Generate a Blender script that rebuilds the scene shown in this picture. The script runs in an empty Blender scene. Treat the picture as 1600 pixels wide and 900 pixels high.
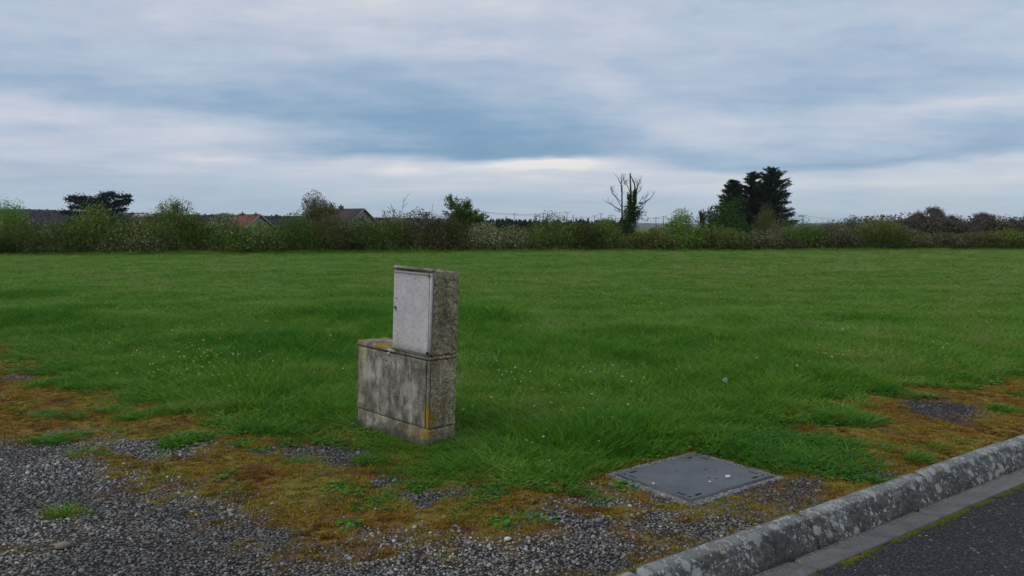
import bpy, math, random
import numpy as np
from mathutils import Matrix, Vector
R = math.radians
SC = bpy.context.scene
COL = SC.collection
rng = np.random.default_rng(7)

# ---------------------------------------------------------------- camera
CAM_H, PITCH = 1.5, 4.462
cd = bpy.data.cameras.new('camera'); cam = bpy.data.objects.new('camera', cd); COL.objects.link(cam)
cam.location = (0, 0, CAM_H); cam.rotation_euler = (R(90 - PITCH), 0, 0)
cd.sensor_width = 36; cd.lens = 28.26; cd.clip_start = .05; cd.clip_end = 20000
SC.camera = cam
SC.view_settings.view_transform = 'Standard'; SC.view_settings.look = 'None'
SC.view_settings.exposure = 0; SC.view_settings.gamma = 1; SC.view_settings.use_curve_mapping = False

F = 1256.0; PR = R(PITCH)
def W(px, py, z=0.0):                       # a spot of the photograph -> the point of the ground plane there
    a = (px - 800) / F; b = -(py - 450) / F
    d = (a, math.cos(PR) + b * math.sin(PR), -math.sin(PR) + b * math.cos(PR))
    t = (z - CAM_H) / d[2]
    return np.array((d[0] * t, d[1] * t))
def AT(px, py, D):                          # point at ground distance D in that direction
    a = (px - 800) / F; b = -(py - 450) / F
    d = (a, math.cos(PR) + b * math.sin(PR), -math.sin(PR) + b * math.cos(PR))
    t = D / d[1]
    return np.array((d[0] * t, D, CAM_H + d[2] * t))

# ---------------------------------------------------------------- node helper
class NT:
    def __init__(s, nt): s.nt = nt; s.n = nt.nodes; s.l = nt.links
    def put(s, sock, v):
        if v is None: return
        if isinstance(v, bpy.types.NodeSocket): s.l.new(v, sock)
        else:
            if isinstance(v, (tuple, list)) and len(v) == 3 and getattr(sock, 'type', '') == 'RGBA': v = (*v, 1)
            sock.default_value = v
    def node(s, t, ins=None, **kw):
        n = s.n.new(t)
        for k, v in kw.items(): setattr(n, k, v)
        for k, v in (ins or {}).items(): s.put(n.inputs[k], v)
        return n
    def m(s, op, a, b=None, c=None, clamp=False):
        n = s.n.new('ShaderNodeMath'); n.operation = op; n.use_clamp = clamp
        for i, v in enumerate((a, b, c)): s.put(n.inputs[i], v)
        return n.outputs[0]
    def vm(s, op, a, b=None):
        n = s.n.new('ShaderNodeVectorMath'); n.operation = op
        s.put(n.inputs[0], a); s.put(n.inputs[1], b)
        return n.outputs[0]
    def noise(s, vec, scale, detail=3, rough=.55, dist=0, col=False):
        n = s.node('ShaderNodeTexNoise', {'Vector': vec, 'Scale': scale, 'Detail': detail, 'Roughness': rough, 'Distortion': dist})
        return n.outputs['Color' if col else 'Fac']
    def vor(s, vec, scale, feat='F1', out='Distance', rnd=1):
        n = s.node('ShaderNodeTexVoronoi', {'Vector': vec, 'Scale': scale, 'Randomness': rnd}, feature=feat)
        return n.outputs[out]
    def ramp(s, f, stops, interp='LINEAR'):
        n = s.n.new('ShaderNodeValToRGB'); n.color_ramp.interpolation = interp
        e = n.color_ramp.elements
        while len(e) < len(stops): e.new(.5)
        for i, (p, c) in enumerate(stops):
            e[i].position = p; e[i].color = (*c, 1) if isinstance(c, tuple) else (c, c, c, 1)
        s.put(n.inputs[0], f); return n.outputs[0]
    def mix(s, f, a, b, mode='MIX'):
        n = s.n.new('ShaderNodeMix'); n.data_type = 'RGBA'; n.blend_type = mode
        s.put(n.inputs[0], f); s.put(n.inputs[6], a); s.put(n.inputs[7], b); return n.outputs[2]
    def rng(s, f, a, b, c=0, d=1):
        n = s.node('ShaderNodeMapRange', {0: f, 1: a, 2: b, 3: c, 4: d}); n.interpolation_type = 'SMOOTHSTEP'
        return n.outputs[0]
    def comb(s, x, y, z):
        return s.node('ShaderNodeCombineXYZ', {0: x, 1: y, 2: z}).outputs[0]
    def sep(s, v): return s.node('ShaderNodeSeparateXYZ', {0: v}).outputs
    def attr(s, name, typ='GEOMETRY', out='Color'):
        n = s.node('ShaderNodeAttribute', attribute_name=name, attribute_type=typ); return n.outputs[out]
    def bump(s, h, strength=.5, dist=.01):
        return s.node('ShaderNodeBump', {'Height': h, 'Strength': strength, 'Distance': dist}).outputs[0]

def mat(name, fn):
    m = bpy.data.materials.new(name); m.use_nodes = True
    t = NT(m.node_tree); b = m.node_tree.nodes['Principled BSDF']
    fn(t, b); return m
def flat(name, c, rough=.8, var=.25, scale=8, metal=0):
    def f(t, b):
        p = t.node('ShaderNodeTexCoord').outputs['Object']
        n = t.noise(p, scale, 4)
        t.put(b.inputs['Base Color'], t.ramp(n, [(.25, tuple(x * (1 - var) for x in c)), (.75, tuple(min(1, x * (1 + var)) for x in c))]))
        b.inputs['Roughness'].default_value = rough; b.inputs['Metallic'].default_value = metal
        t.put(b.inputs['Normal'], t.bump(n, .2, .02))
    return mat(name, f)

# ---------------------------------------------------------------- sky
SUN_EL, SUN_AZ = 42, -125        # cloud-veiled sun, set high left behind the camera to brighten the cabinet front
w = bpy.data.worlds.new('World'); SC.world = w; w.use_nodes = True
t = NT(w.node_tree); bg = w.node_tree.nodes['Background']
d = t.node('ShaderNodeTexCoord').outputs['Generated']
sx, sy, sz = t.sep(d)[0:3]
el = t.m('ARCSINE', sz); az = t.m('ARCTAN2', sx, sy)
den = t.m('ADD', t.m('ABSOLUTE', sz), .07)
cx = t.m('DIVIDE', sx, den); cy = t.m('DIVIDE', sy, den)
plane = t.comb(cx, cy, 0)
big = t.noise(t.comb(t.m('MULTIPLY', cx, .55), cy, 0), .55, 5, .5, .35)
mid = t.noise(t.comb(t.m('MULTIPLY', cx, .5), t.m('ADD', cy, 7.3), 2.1), 1.7, 6, .58, .3)
fine = t.noise(t.comb(t.m('MULTIPLY', cx, .6), t.m('ADD', cy, 3.3), 5.1), 5.5, 5, .6, .2)
wa = t.noise(t.vm('MULTIPLY', d, (3.2, 3.2, 11)), 1.3, 4, .55, col=True)
wx, wy, _ = t.sep(wa)[0:3]
azw = t.m('ADD', az, t.m('MULTIPLY', t.m('SUBTRACT', wx, .5), .16))
elw = t.m('ADD', el, t.m('MULTIPLY', t.m('SUBTRACT', wy, .5), .05))
def blob(px, py, rx, ry, amp, slope=0.0):
    a0 = (px - 800) / F; e0 = (352 - py) / F
    da = t.m('SUBTRACT', azw, math.atan(a0)); de = t.m('SUBTRACT', elw, e0)
    if slope: de = t.m('ADD', de, t.m('MULTIPLY', da, slope))
    q = t.m('ADD', t.m('POWER', t.m('ABSOLUTE', t.m('MULTIPLY', da, F / rx)), 2), t.m('POWER', t.m('ABSOLUTE', t.m('MULTIPLY', de, F / ry)), 2))
    return t.m('MULTIPLY', t.m('EXPONENT', t.m('MULTIPLY', q, -1)), amp)
acc = t.m('ADD', .66, t.m('MULTIPLY', t.m('SUBTRACT', mid, .5), .40))
acc = t.m('ADD', acc, t.m('MULTIPLY', t.m('SUBTRACT', big, .5), .28))
acc = t.m('ADD', acc, t.m('MULTIPLY', t.m('SUBTRACT', fine, .5), .13))
def sheet(px, py, rx, amp, decay, slope=0.0, soft=10):
    # a cloud sheet with a fairly crisp lower edge that pales upwards
    a0 = math.atan((px - 800) / F); e0 = (352 - py) / F
    da = t.m('SUBTRACT', azw, a0); dd = t.m('SUBTRACT', elw, t.m('SUBTRACT', e0, t.m('MULTIPLY', da, slope)))
    k = t.m('MULTIPLY', t.rng(dd, -soft / F, soft / F), t.m('EXPONENT', t.m('MULTIPLY', t.m('MAXIMUM', dd, 0), -F / decay)))
    return t.m('MULTIPLY', t.m('MULTIPLY', k, t.m('EXPONENT', t.m('MULTIPLY', t.m('POWER', t.m('ABSOLUTE', t.m('MULTIPLY', da, F / rx)), 2.5), -1))), amp)
lump_ = t.noise(t.vm('MULTIPLY', t.vm('ADD', d, t.vm('MULTIPLY', wa, (.06, .06, .03))), (9, 9, 30)), 1.0, 5, .62)
acc = t.m('ADD', acc, t.m('MULTIPLY', t.m('SUBTRACT', lump_, .5), .46))
for b_ in [(230, 186, 400, -.32, 55, .05, 14), (730, 246, 260, -.56, 85, .0), (1380, 262, 420, -.50, 24, -.01, 8), (1290, 190, 330, -.26, 90, -.12, 26)]:
    acc = t.m('ADD', acc, sheet(*b_))
for b_ in [(540, 110, 300, 30, -.10), (60, 290, 260, 22, -.14), (600, 320, 700, 16, -.16), (1000, 235, 120, 14, -.10),
           (480, 22, 480, 34, .16), (1000, 165, 110, 34, .18, .35), (1090, 215, 130, 18, .16), (300, 212, 260, 14, .04, .05),
           (1350, 188, 280, 12, .15), (860, 258, 100, 13, .50), (650, 269, 80, 8, .15), (830, 272, 280, 24, .14), (345, 252, 70, 8, .18), (1430, 285, 260, 14, .15),
           (800, 90, 300, 24, .10), (1120, 295, 150, 12, .12), (1300, 30, 300, 18, -.08)]:
    acc = t.m('ADD', acc, blob(*b_))
ccol = t.ramp(acc, [(0.0, (.16, .295, .47)), (.25, (.225, .37, .54)), (.45, (.36, .475, .63)), (.66, (.52, .59, .705)), (.84, (.66, .69, .75)), (.97, (.86, .83, .80))])
hz = t.rng(el, .012, .085, 1, 0)
ccol = t.mix(t.m('MULTIPLY', hz, .55), ccol, (.45, .585, .67))
nish = t.node('ShaderNodeTexSky', sky_type='NISHITA', sun_disc=False, sun_elevation=R(SUN_EL), sun_rotation=R(SUN_AZ)).outputs[0]
# the Nishita blue behind the cloud sheet; both are scaled by the same background strength
sky = t.mix(.9, nish, t.vm('MULTIPLY', ccol, (10, 10, 10)))
t.put(bg.inputs['Color'], sky); bg.inputs['Strength'].default_value = .1
sl = bpy.data.lights.new('sun', 'SUN'); sl.energy = .9; sl.angle = R(25); sl.color = (1, .96, .9)
so = bpy.data.objects.new('sun', sl); COL.objects.link(so)
sd = Vector((math.sin(R(SUN_AZ)) * math.cos(R(SUN_EL)), math.cos(R(SUN_AZ)) * math.cos(R(SUN_EL)), math.sin(R(SUN_EL))))
so.rotation_euler = sd.to_track_quat('Z', 'Y').to_euler()

# ---------------------------------------------------------------- numpy helpers
def _h(ix, iy, iz):
    n = (ix.astype(np.int64) * 374761393 + iy.astype(np.int64) * 668265263 + iz.astype(np.int64) * 2147483647) & 0xffffffff
    n = ((n ^ (n >> 13)) * 1274126177) & 0xffffffff
    return ((n ^ (n >> 16)) & 0xffff) / 65535.0
def vnoise(x, y, z=0.0):
    x = np.asarray(x, float); y = np.asarray(y, float) + 0 * x; z = np.asarray(z, float) + 0 * x
    x0, y0, z0 = np.floor(x), np.floor(y), np.floor(z); fx, fy, fz = x - x0, y - y0, z - z0
    fx, fy, fz = [a * a * (3 - 2 * a) for a in (fx, fy, fz)]
    r = 0
    for i in (0, 1):
        for j in (0, 1):
            for k in (0, 1):
                r = r + _h(x0 + i, y0 + j, z0 + k) * (fx if i else 1 - fx) * (fy if j else 1 - fy) * (fz if k else 1 - fz)
    return r
def fbm(x, y, z=0.0, o=4):
    r = 0; a = .5; tot = 0
    for i in range(o):
        f = 2 ** i; r = r + a * vnoise(np.asarray(x) * f + 13.1 * i, np.asarray(y) * f + 7.7 * i, np.asarray(z) * f + 3.3 * i); tot += a; a *= .5
    return r / tot
def inpoly(x, y, P):
    c = np.zeros(x.shape, bool); n = len(P)
    for i in range(n):
        x1, y1 = P[i]; x2, y2 = P[i - 1]
        if y1 == y2: continue
        k = ((y1 > y) != (y2 > y)) & (x < (x2 - x1) * (y - y1) / (y2 - y1) + x1)
        c ^= k
    return c
def nmesh(name, V, faces, mats=(), cols=None, midx=None, smooth=False):
    """faces: list of int arrays (n,k); cols: per-face rgb."""
    me = bpy.data.meshes.new(name)
    V = np.asarray(V, np.float32).reshape(-1, 3)
    me.vertices.add(len(V)); me.vertices.foreach_set('co', V.ravel())
    faces = [np.asarray(f, np.int32) for f in faces if len(f)]
    tot = np.concatenate([np.full(len(f), f.shape[1], np.int32) for f in faces])
    idx = np.concatenate([f.ravel() for f in faces])
    me.loops.add(len(idx)); me.loops.foreach_set('vertex_index', idx)
    me.polygons.add(len(tot)); st = np.concatenate([[0], np.cumsum(tot)[:-1]]).astype(np.int32)
    me.polygons.foreach_set('loop_start', st)
    me.update(calc_edges=True); me.validate()
    for m_ in mats: me.materials.append(m_)
    if midx is not None: me.polygons.foreach_set('material_index', np.asarray(midx, np.int32))
    if smooth: me.polygons.foreach_set('use_smooth', np.ones(len(tot), bool))
    if cols is not None:
        c = np.repeat(np.asarray(cols, np.float32), tot, axis=0)
        c = np.concatenate([c, np.ones((len(c), 1), np.float32)], 1)
        at = me.color_attributes.new('Col', 'FLOAT_COLOR', 'CORNER'); at.data.foreach_set('color', c.ravel())
    return me
def link(name, me, parent=None, loc=None):
    o = bpy.data.objects.new(name, me); COL.objects.link(o)
    if parent is not None: o.parent = parent
    if loc is not None: o.location = loc
    return o
def thing(name, label, cat, loc=(0, 0, 0), group=None, rz=0):
    o = bpy.data.objects.new(name, None); COL.objects.link(o); o.empty_display_size = .2
    o.location = loc; o.rotation_euler = (0, 0, rz); o['label'] = label; o['category'] = cat
    if group: o['group'] = group
    return o
def tag(o, label=None, cat=None, group=None, kind=None):
    for k, v in (('label', label), ('category', cat), ('group', group), ('kind', kind)):
        if v: o[k] = v
    return o

class MB:
    """collects boxes, tubes and leaves for one mesh"""
    def __init__(s): s.V = []; s.n = 0; s.F = {}; s.C = {}
    def add(s, V, Fs, col=None):
        V = np.asarray(V, float).reshape(-1, 3)
        for f in Fs:
            f = np.asarray(f, int)
            if not len(f): continue
            k = f.shape[1]; s.F.setdefault(k, []).append(f + s.n)
            c = np.asarray(col if col is not None else (1, 1, 1), float)
            s.C.setdefault(k, []).append(np.broadcast_to(c, (len(f), 3)))
        s.V.append(V); s.n += len(V)
    def box(s, a, b, col=None, bev=0):
        x0, y0, z0 = a; x1, y1, z1 = b
        if bev:
            e = bev
            V = []
            for z, q in ((z0, e), (z0 + e, 0), (z1 - e, 0), (z1, e)):
                V += [(x0 + q + (e if not q else 0) * 0, y0 + q, z), (x1 - q, y0 + q, z), (x1 - q, y1 - q, z), (x0 + q, y1 - q, z)]
            Fq = [(3, 2, 1, 0), (12, 13, 14, 15)]
            for k in range(3):
                for i in range(4):
                    j = (i + 1) % 4; Fq.append((4 * k + i, 4 * k + j, 4 * k + 4 + j, 4 * k + 4 + i))
            s.add(V, [Fq], col); return
        V = [(x0, y0, z0), (x1, y0, z0), (x1, y1, z0), (x0, y1, z0), (x0, y0, z1), (x1, y0, z1), (x1, y1, z1), (x0, y1, z1)]
        s.add(V, [[(3, 2, 1, 0), (4, 5, 6, 7), (0, 1, 5, 4), (1, 2, 6, 5), (2, 3, 7, 6), (3, 0, 4, 7)]], col)
    def tube(s, P, r, k=5, col=None):
        P = np.asarray(P, float); r = np.broadcast_to(np.asarray(r, float), (len(P),))
        T = np.gradient(P, axis=0); T /= np.linalg.norm(T, axis=1)[:, None] + 1e-9
        ref = np.array((0, 0, 1.)) if abs(T[0][2]) < .9 else np.array((1., 0, 0))
        A = np.cross(T, ref); A /= np.linalg.norm(A, axis=1)[:, None] + 1e-9; B = np.cross(T, A)
        an = np.arange(k) * 2 * math.pi / k
        V = P[:, None] + r[:, None, None] * (A[:, None] * np.cos(an)[None, :, None] + B[:, None] * np.sin(an)[None, :, None])
        i = np.arange(len(P) - 1)[:, None] * k; j = np.arange(k)[None]; j2 = (j + 1) % k
        f = np.stack([i + j, i + j2, i + k + j2, i + k + j], -1).reshape(-1, 4)
        s.add(V.reshape(-1, 3), [f], col)
        s.add(V[-1], [[tuple(range(k))]], col); s.add(V[0], [[tuple(range(k))[::-1]]], col)
    def leaves(s, C, size, cols, aspect=.6, up=None, rg=rng):
        C = np.asarray(C, float).reshape(-1, 3); n = len(C)
        if not n: return
        a = rg.normal(size=(n, 3)) if up is None else rg.normal(size=(n, 3)) * .5 + up
        a /= np.linalg.norm(a, axis=1)[:, None] + 1e-9
        b = np.cross(a, rg.normal(size=(n, 3))); b /= np.linalg.norm(b, axis=1)[:, None] + 1e-9
        sz = (np.asarray(size) * rg.uniform(.6, 1.3, n))[:, None]
        V = np.stack([C - a * sz * .5, C + b * sz * aspect * .5, C + a * sz * .5, C - b * sz * aspect * .5], 1)
        f = np.arange(4 * n).reshape(n, 4)
        s.V.append(V.reshape(-1, 3)); s.F.setdefault(4, []).append(f + s.n)
        s.C.setdefault(4, []).append(np.broadcast_to(np.asarray(cols, float), (n, 3))); s.n += 4 * n
    def build(s, name, mats, parent=None, loc=None, smooth=False, color=False):
        ks = sorted(s.F); Fs = [np.concatenate(s.F[k]) for k in ks]
        cols = np.concatenate([np.concatenate(s.C[k]) for k in ks]) if color else None
        me = nmesh(name, np.concatenate(s.V), Fs, mats if isinstance(mats, (list, tuple)) else [mats], cols, smooth=smooth)
        return link(name, me, parent, loc)

def scatter(name, pts, rot, scl, idx, tint, sources, mat_):
    N = len(pts)
    me = bpy.data.meshes.new(name); me.vertices.add(N); me.vertices.foreach_set('co', np.asarray(pts, np.float32).ravel())
    for nm, ty, v in (('rot', 'FLOAT_VECTOR', rot), ('scl', 'FLOAT_VECTOR', scl)):
        a = me.attributes.new(nm, ty, 'POINT'); a.data.foreach_set('vector', np.asarray(v, np.float32).ravel())
    a = me.attributes.new('pick', 'INT', 'POINT'); a.data.foreach_set('value', np.asarray(idx, np.int32))
    a = me.attributes.new('tint', 'FLOAT', 'POINT'); a.data.foreach_set('value', np.asarray(tint, np.float32))
    me.materials.append(mat_)
    c = bpy.data.collections.new(name + '_source')
    for k, sme in enumerate(sources):
        so_ = bpy.data.objects.new('%s_source_%02d' % (name, k), sme); c.objects.link(so_)
    o = link(name, me)
    g = bpy.data.node_groups.new(name, 'GeometryNodeTree')
    g.interface.new_socket('Geometry', in_out='INPUT', socket_type='NodeSocketGeometry')
    g.interface.new_socket('Geometry', in_out='OUTPUT', socket_type='NodeSocketGeometry')
    n = g.nodes; gi = n.new('NodeGroupInput'); go = n.new('NodeGroupOutput')
    ci = n.new('GeometryNodeCollectionInfo'); ci.inputs['Collection'].default_value = c
    ci.inputs['Separate Children'].default_value = True; ci.inputs['Reset Children'].default_value = True
    ip = n.new('GeometryNodeInstanceOnPoints'); ip.inputs['Pick Instance'].default_value = True
    def na(nm, ty):
        q = n.new('GeometryNodeInputNamedAttribute'); q.data_type = ty; q.inputs['Name'].default_value = nm
        return [x for x in q.outputs if x.enabled and x.name == 'Attribute'][0]
    e2r = n.new('FunctionNodeEulerToRotation')
    L = g.links.new
    L(gi.outputs[0], ip.inputs['Points']); L(ci.outputs[0], ip.inputs['Instance'])
    L(na('pick', 'INT'), ip.inputs['Instance Index']); L(na('rot', 'FLOAT_VECTOR'), e2r.inputs[0]); L(e2r.outputs[0], ip.inputs['Rotation'])
    L(na('scl', 'FLOAT_VECTOR'), ip.inputs['Scale']); L(ip.outputs[0], go.inputs[0])
    md = o.modifiers.new('scatter', 'NODES'); md.node_group = g
    return o

# ---------------------------------------------------------------- the lie of the land
KU = np.array((.8102, .5861)); KN = np.array((.5861, -.8102))       # along the kerb, towards the road
K_BACK, K_RIDGE, K_FOOT, K_GUT, ROAD_Z = -2.452, -2.372, -2.298, -2.132, -.13
def K(s, tt): return KU * s + KN * tt
far = [(260, 60), (-260, 60)]
P_grass = [W(*p) for p in [(-500, 452), (-120, 495), (0, 530), (60, 562), (130, 590), (210, 614), (290, 642), (370, 654), (470, 672), (556, 668), (600, 693), (640, 712), (690, 738),
           (760, 750), (850, 748), (925, 742), (945, 728), (1000, 718), (1075, 704), (1120, 700), (1150, 690), (1085, 676), (1100, 662), (1200, 652), (1290, 634), (1330, 612), (1400, 600), (1500, 592), (1600, 568), (1750, 540), (2400, 470)]] + [np.array(f_) for f_ in far]
P_gravel = [W(*p) for p in [(-900, 720), (-200, 700), (0, 694), (60, 686), (130, 690), (165, 728), (250, 772), (400, 806), (500, 850), (600, 872), (690, 846), (760, 836), (840, 846), (900, 815), (850, 775), (930, 762), (1000, 770), (1090, 800), (1235, 753), (1345, 750)]] + [K(4.3, K_BACK), K(-8, K_BACK)]
E_grass = [(1215, 703, 98, 29), (1450, 722, 26, 5), (1330, 744, 46, 5), (1330, 660, 46, 9), (95, 810, 30, 6), (290, 690, 24, 7), (95, 686, 26, 6), (440, 677, 24, 5), (330, 687, 14, 4), (380, 684, 8, 3),
           (150, 607, 26, 5), (240, 625, 22, 4), (60, 652, 14, 3), (170, 640, 14, 3), (350, 748, 12, 3), (1550, 640, 18, 5), (1190, 640, 90, 9), (20, 580, 14, 3), (110, 655, 14, 3), (200, 652, 12, 3)]
E_gravel = [(505, 706, 88, 19), (240, 700, 95, 9), (300, 711, 45, 5), (1455, 638, 58, 17), (1330, 668, 22, 6), (1360, 737, 60, 7), (20, 590, 26, 5), (1490, 655, 40, 8), (600, 745, 40, 10), (700, 770, 60, 10)]
E_moss = [(940, 797, 80, 12), (240, 786, 30, 6), (1000, 880, 0, 0), (560, 800, 70, 20), (330, 728, 150, 30), (650, 712, 60, 14), (850, 760, 60, 6)]
def ell(x, y, E):
    px, py, rx, ry = E
    if rx == 0: return 0 * x
    c = W(px, py); a = abs(W(px + rx, py)[0] - c[0]); b = abs(W(px, py - ry)[1] - c[1])
    return np.clip(1.6 - 1.25 * np.sqrt(((x - c[0]) / a) ** 2 + ((y - c[1]) / b) ** 2), 0, 1)
def ground_masks(x, y):
    jx = x + (fbm(x * 2.2, y * 2.2, 1.5) - .5) * .55; jy = y + (fbm(x * 2.2, y * 2.2, 9.5) - .5) * .55
    g = np.zeros(x.shape)
    for k in range(12):
        rr_ = (.10, .26)[k % 2]; an = k * .524; g = g + inpoly(jx + rr_ * math.cos(an), jy + rr_ * 1.6 * math.sin(an), P_grass) / 12
    g = np.clip(g + (fbm(x * 6, y * 6, 33, 4) - .5) * 1.5 * (g > .01) * (g < .99), 0, 1); g = np.where(y > 50, 1, g)
    v = np.zeros(x.shape)
    for k in range(10):
        an = k * 1.885; q_ = (.12, .34)[k % 2]; v = v + inpoly(jx + q_ * math.cos(an), jy + q_ * math.sin(an), P_gravel) / 10
    lump = fbm(x * 3.1, y * 3.1, 4.2, 5)
    for e in E_gravel: v = np.maximum(v, ell(jx, jy, e))
    for e in E_moss: v = np.minimum(v, 1 - ell(jx, jy, e))
    for e in E_grass:
        q = ell(jx, jy, e); g = np.maximum(g, q); v = np.minimum(v, 1 - q)
    v = np.clip((v - .5) * 1.25 + .5 + (lump - .5) * 1.5 + (fbm(x * 11, y * 11, 8, 3) - .5) * 1.1, 0, 1) * (v > .03)
    v = v * (1 - g)
    # a line of moss creeps along the back of the kerb
    tt = x * KN[0] + y * KN[1]
    line = np.clip(1 - np.abs(tt - (K_BACK - .012)) / .012, 0, 1) * (fbm(x * 5, y * 5, 2) > .48)
    v = v * (1 - line)
    return g, v, line
patches = [(530, 492, 75, 12, .9), (745, 497, 60, 14, .9), (440, 548, 75, 16, .8), (60, 497, 80, 14, .8), (20, 466, 50, 8, .7), (430, 600, 60, 20, .5), (985, 525, 40, 8, .5), (330, 540, 60, 12, .4), (900, 560, 90, 14, .3), (800, 690, 60, 14, .4), (930, 690, 80, 18, .5), (1200, 600, 130, 18, .4)]
def lush(x, y):
    r = 0 * x
    for px, py, rx, ry, a in patches: r = np.maximum(r, a * ell(x + (fbm(x * 1.5, y * 1.5, 3) - .5) * .8, y + (fbm(x, y, 8) - .5) * 1.2, (px, py, rx * 1.25, ry * 1.25)))
    return r
def land(x, y):
    """height of the open country: level to the hedge, falling a little beyond it"""
    s = np.clip((y - 52) / 60, 0, 1); s = s * s * (3 - 2 * s)
    return -1.5 * s + (fbm(x * .08, y * .08, 5) - .5) * .12 * np.clip((y - 9) / 10, 0, 1)
def ground_z(x, y, g, v):
    mo = np.clip(1 - v, 0, 1)
    z = land(x, y)
    near = np.clip((14 - y) / 4, 0, 1)
    z = z + near * ((fbm(x * 1.3, y * 1.3, 2) - .5) * .03 + mo * .008 + mo * (fbm(x * 14, y * 14, 6) - .5) * .022 + (fbm(x * 40, y * 40, 1, 2) - .5) * .006)
    tt = x * KN[0] + y * KN[1]
    fx, fy = x - 1.085, y - 4.673; fd = np.sqrt(fx * fx + fy * fy); z = z * np.clip((fd - .45) / .35, 0, 1)
    edge = np.clip((K_BACK - tt) / .25, 0, 1)
    z = z * edge - .012 * (1 - edge)
    return z

c0 = W(668, 703); CL, CD = .825, .243
mc = [W(953, 746), W(1081.5, 714), W(1213, 745), W(1088, 784)]
cen = sum(mc) / 4; e1 = ((mc[1] - mc[0]) + (mc[2] - mc[3])); th = math.atan2(e1[1], e1[0]); La = np.linalg.norm(e1) / 4
e2 = ((mc[1] - mc[2]) + (mc[0] - mc[3])); Lb = np.linalg.norm(e2) / 4
def in_cab(x, y, pad=.0):
    dx = x - c0[0]; dy = y - c0[1]; u_ = np.array((math.cos(R(-44.6)), math.sin(R(-44.6)))); a = dx * u_[0] + dy * u_[1]; b_ = -dx * u_[1] + dy * u_[0]
    return (a > -CL - pad) & (a < pad) & (b_ > -pad) & (b_ < CD + pad)
def in_man(x, y, pad=.0):
    dx = x - cen[0]; dy = y - cen[1]; a = dx * math.cos(th) + dy * math.sin(th); b_ = -dx * math.sin(th) + dy * math.cos(th)
    return (np.abs(a) < La + pad) & (np.abs(b_) < Lb + pad)
# ---------------------------------------------------------------- ground materials
def m_ground(t, b):
    p = t.node('ShaderNodeNewGeometry').outputs['Position']
    a = t.attr('mask'); g, v, ln = t.sep(a)[0:3]
    px_, py_, _ = t.sep(p)[0:3]
    n1 = t.noise(p, 3.0, 5); n2 = t.noise(p, 21, 4, .6); n3 = t.noise(p, 90, 3)
    moss = t.ramp(n1, [(.30, (.08, .03, .009)), (.42, (.14, .062, .012)), (.52, (.20, .12, .018)), (.66, (.19, .155, .026)), (.8, (.10, .12, .024))])
    moss = t.mix(.8, moss, t.ramp(n2, [(.3, .45), (.5, .95), (.7, 1.35)]), 'MULTIPLY')
    vr = t.vor(p, 62, out='Color'); vd = t.vor(p, 62)
    peb = t.mix(t.rng(vd, .25, .6), t.ramp(t.sep(vr)[0], [(0, (.05, .048, .046)), (.5, (.12, .116, .112)), (1, (.26, .25, .235))]), (.018, .016, .014))
    soil = t.mix(n2, (.022, .018, .012), (.045, .05, .018))
    sw = t.noise(p, 7, 4)
    far_g = t.ramp(t.noise(p, .25, 5), [(.3, (.068, .130, .016)), (.7, (.112, .17, .027))])
    soil = t.mix(t.rng(py_, 10, 30), soil, far_g)
    c = t.mix(t.m('SUBTRACT', 1, v), peb, moss); c = t.mix(t.rng(g, .3, .8), c, soil)
    t.put(b.inputs['Base Color'], c); b.inputs['Roughness'].default_value = .95
    b.inputs['Specular IOR Level'].default_value = .2
    h = t.m('ADD', t.m('MULTIPLY', t.m('SUBTRACT', .6, vd), t.m('MULTIPLY', v, 1.0)), t.m('MULTIPLY', n3, .8))
    t.put(b.inputs['Normal'], t.bump(h, .8, .012))
M_ground = mat('ground', m_ground)
def axis(a, b, step, lo, hi, gr):
    m_ = list(np.arange(a, b, step)); s = step; x = m_[-1]
    while x < hi: s *= gr; x += s; m_.append(x)
    s = step; x = a; L = []
    while x > lo: s *= gr; x -= s; L.append(x)
    return np.array(L[::-1] + m_)
gx = axis(-4.2, 6.2, .025, -5500, 5500, 1.16); gy = axis(2.7, 9.5, .025, -300, 6000, 1.13)
X, Y = np.meshgrid(gx, gy); x = X.ravel(); y = Y.ravel()
g, v, ln = ground_masks(x, y); z = ground_z(x, y, g, v)
tt = x * KN[0] + y * KN[1]
z = np.where(tt > K_BACK + .02, -.34, z)
z = np.where(in_man(x, y, .045), -.05, z)
nx, ny = len(gx), len(gy)
i = (np.arange(ny - 1)[:, None] * nx + np.arange(nx - 1)[None]).ravel()
me = nmesh('ground', np.stack([x, y, z], 1), [np.stack([i, i + 1, i + nx + 1, i + nx], 1)], [M_ground], smooth=True)
at = me.color_attributes.new('mask', 'FLOAT_COLOR', 'POINT')
at.data.foreach_set('color', np.stack([g, v, ln, np.ones_like(g)], 1).astype(np.float32).ravel())
tag(link('ground', me), kind='structure')

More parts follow.
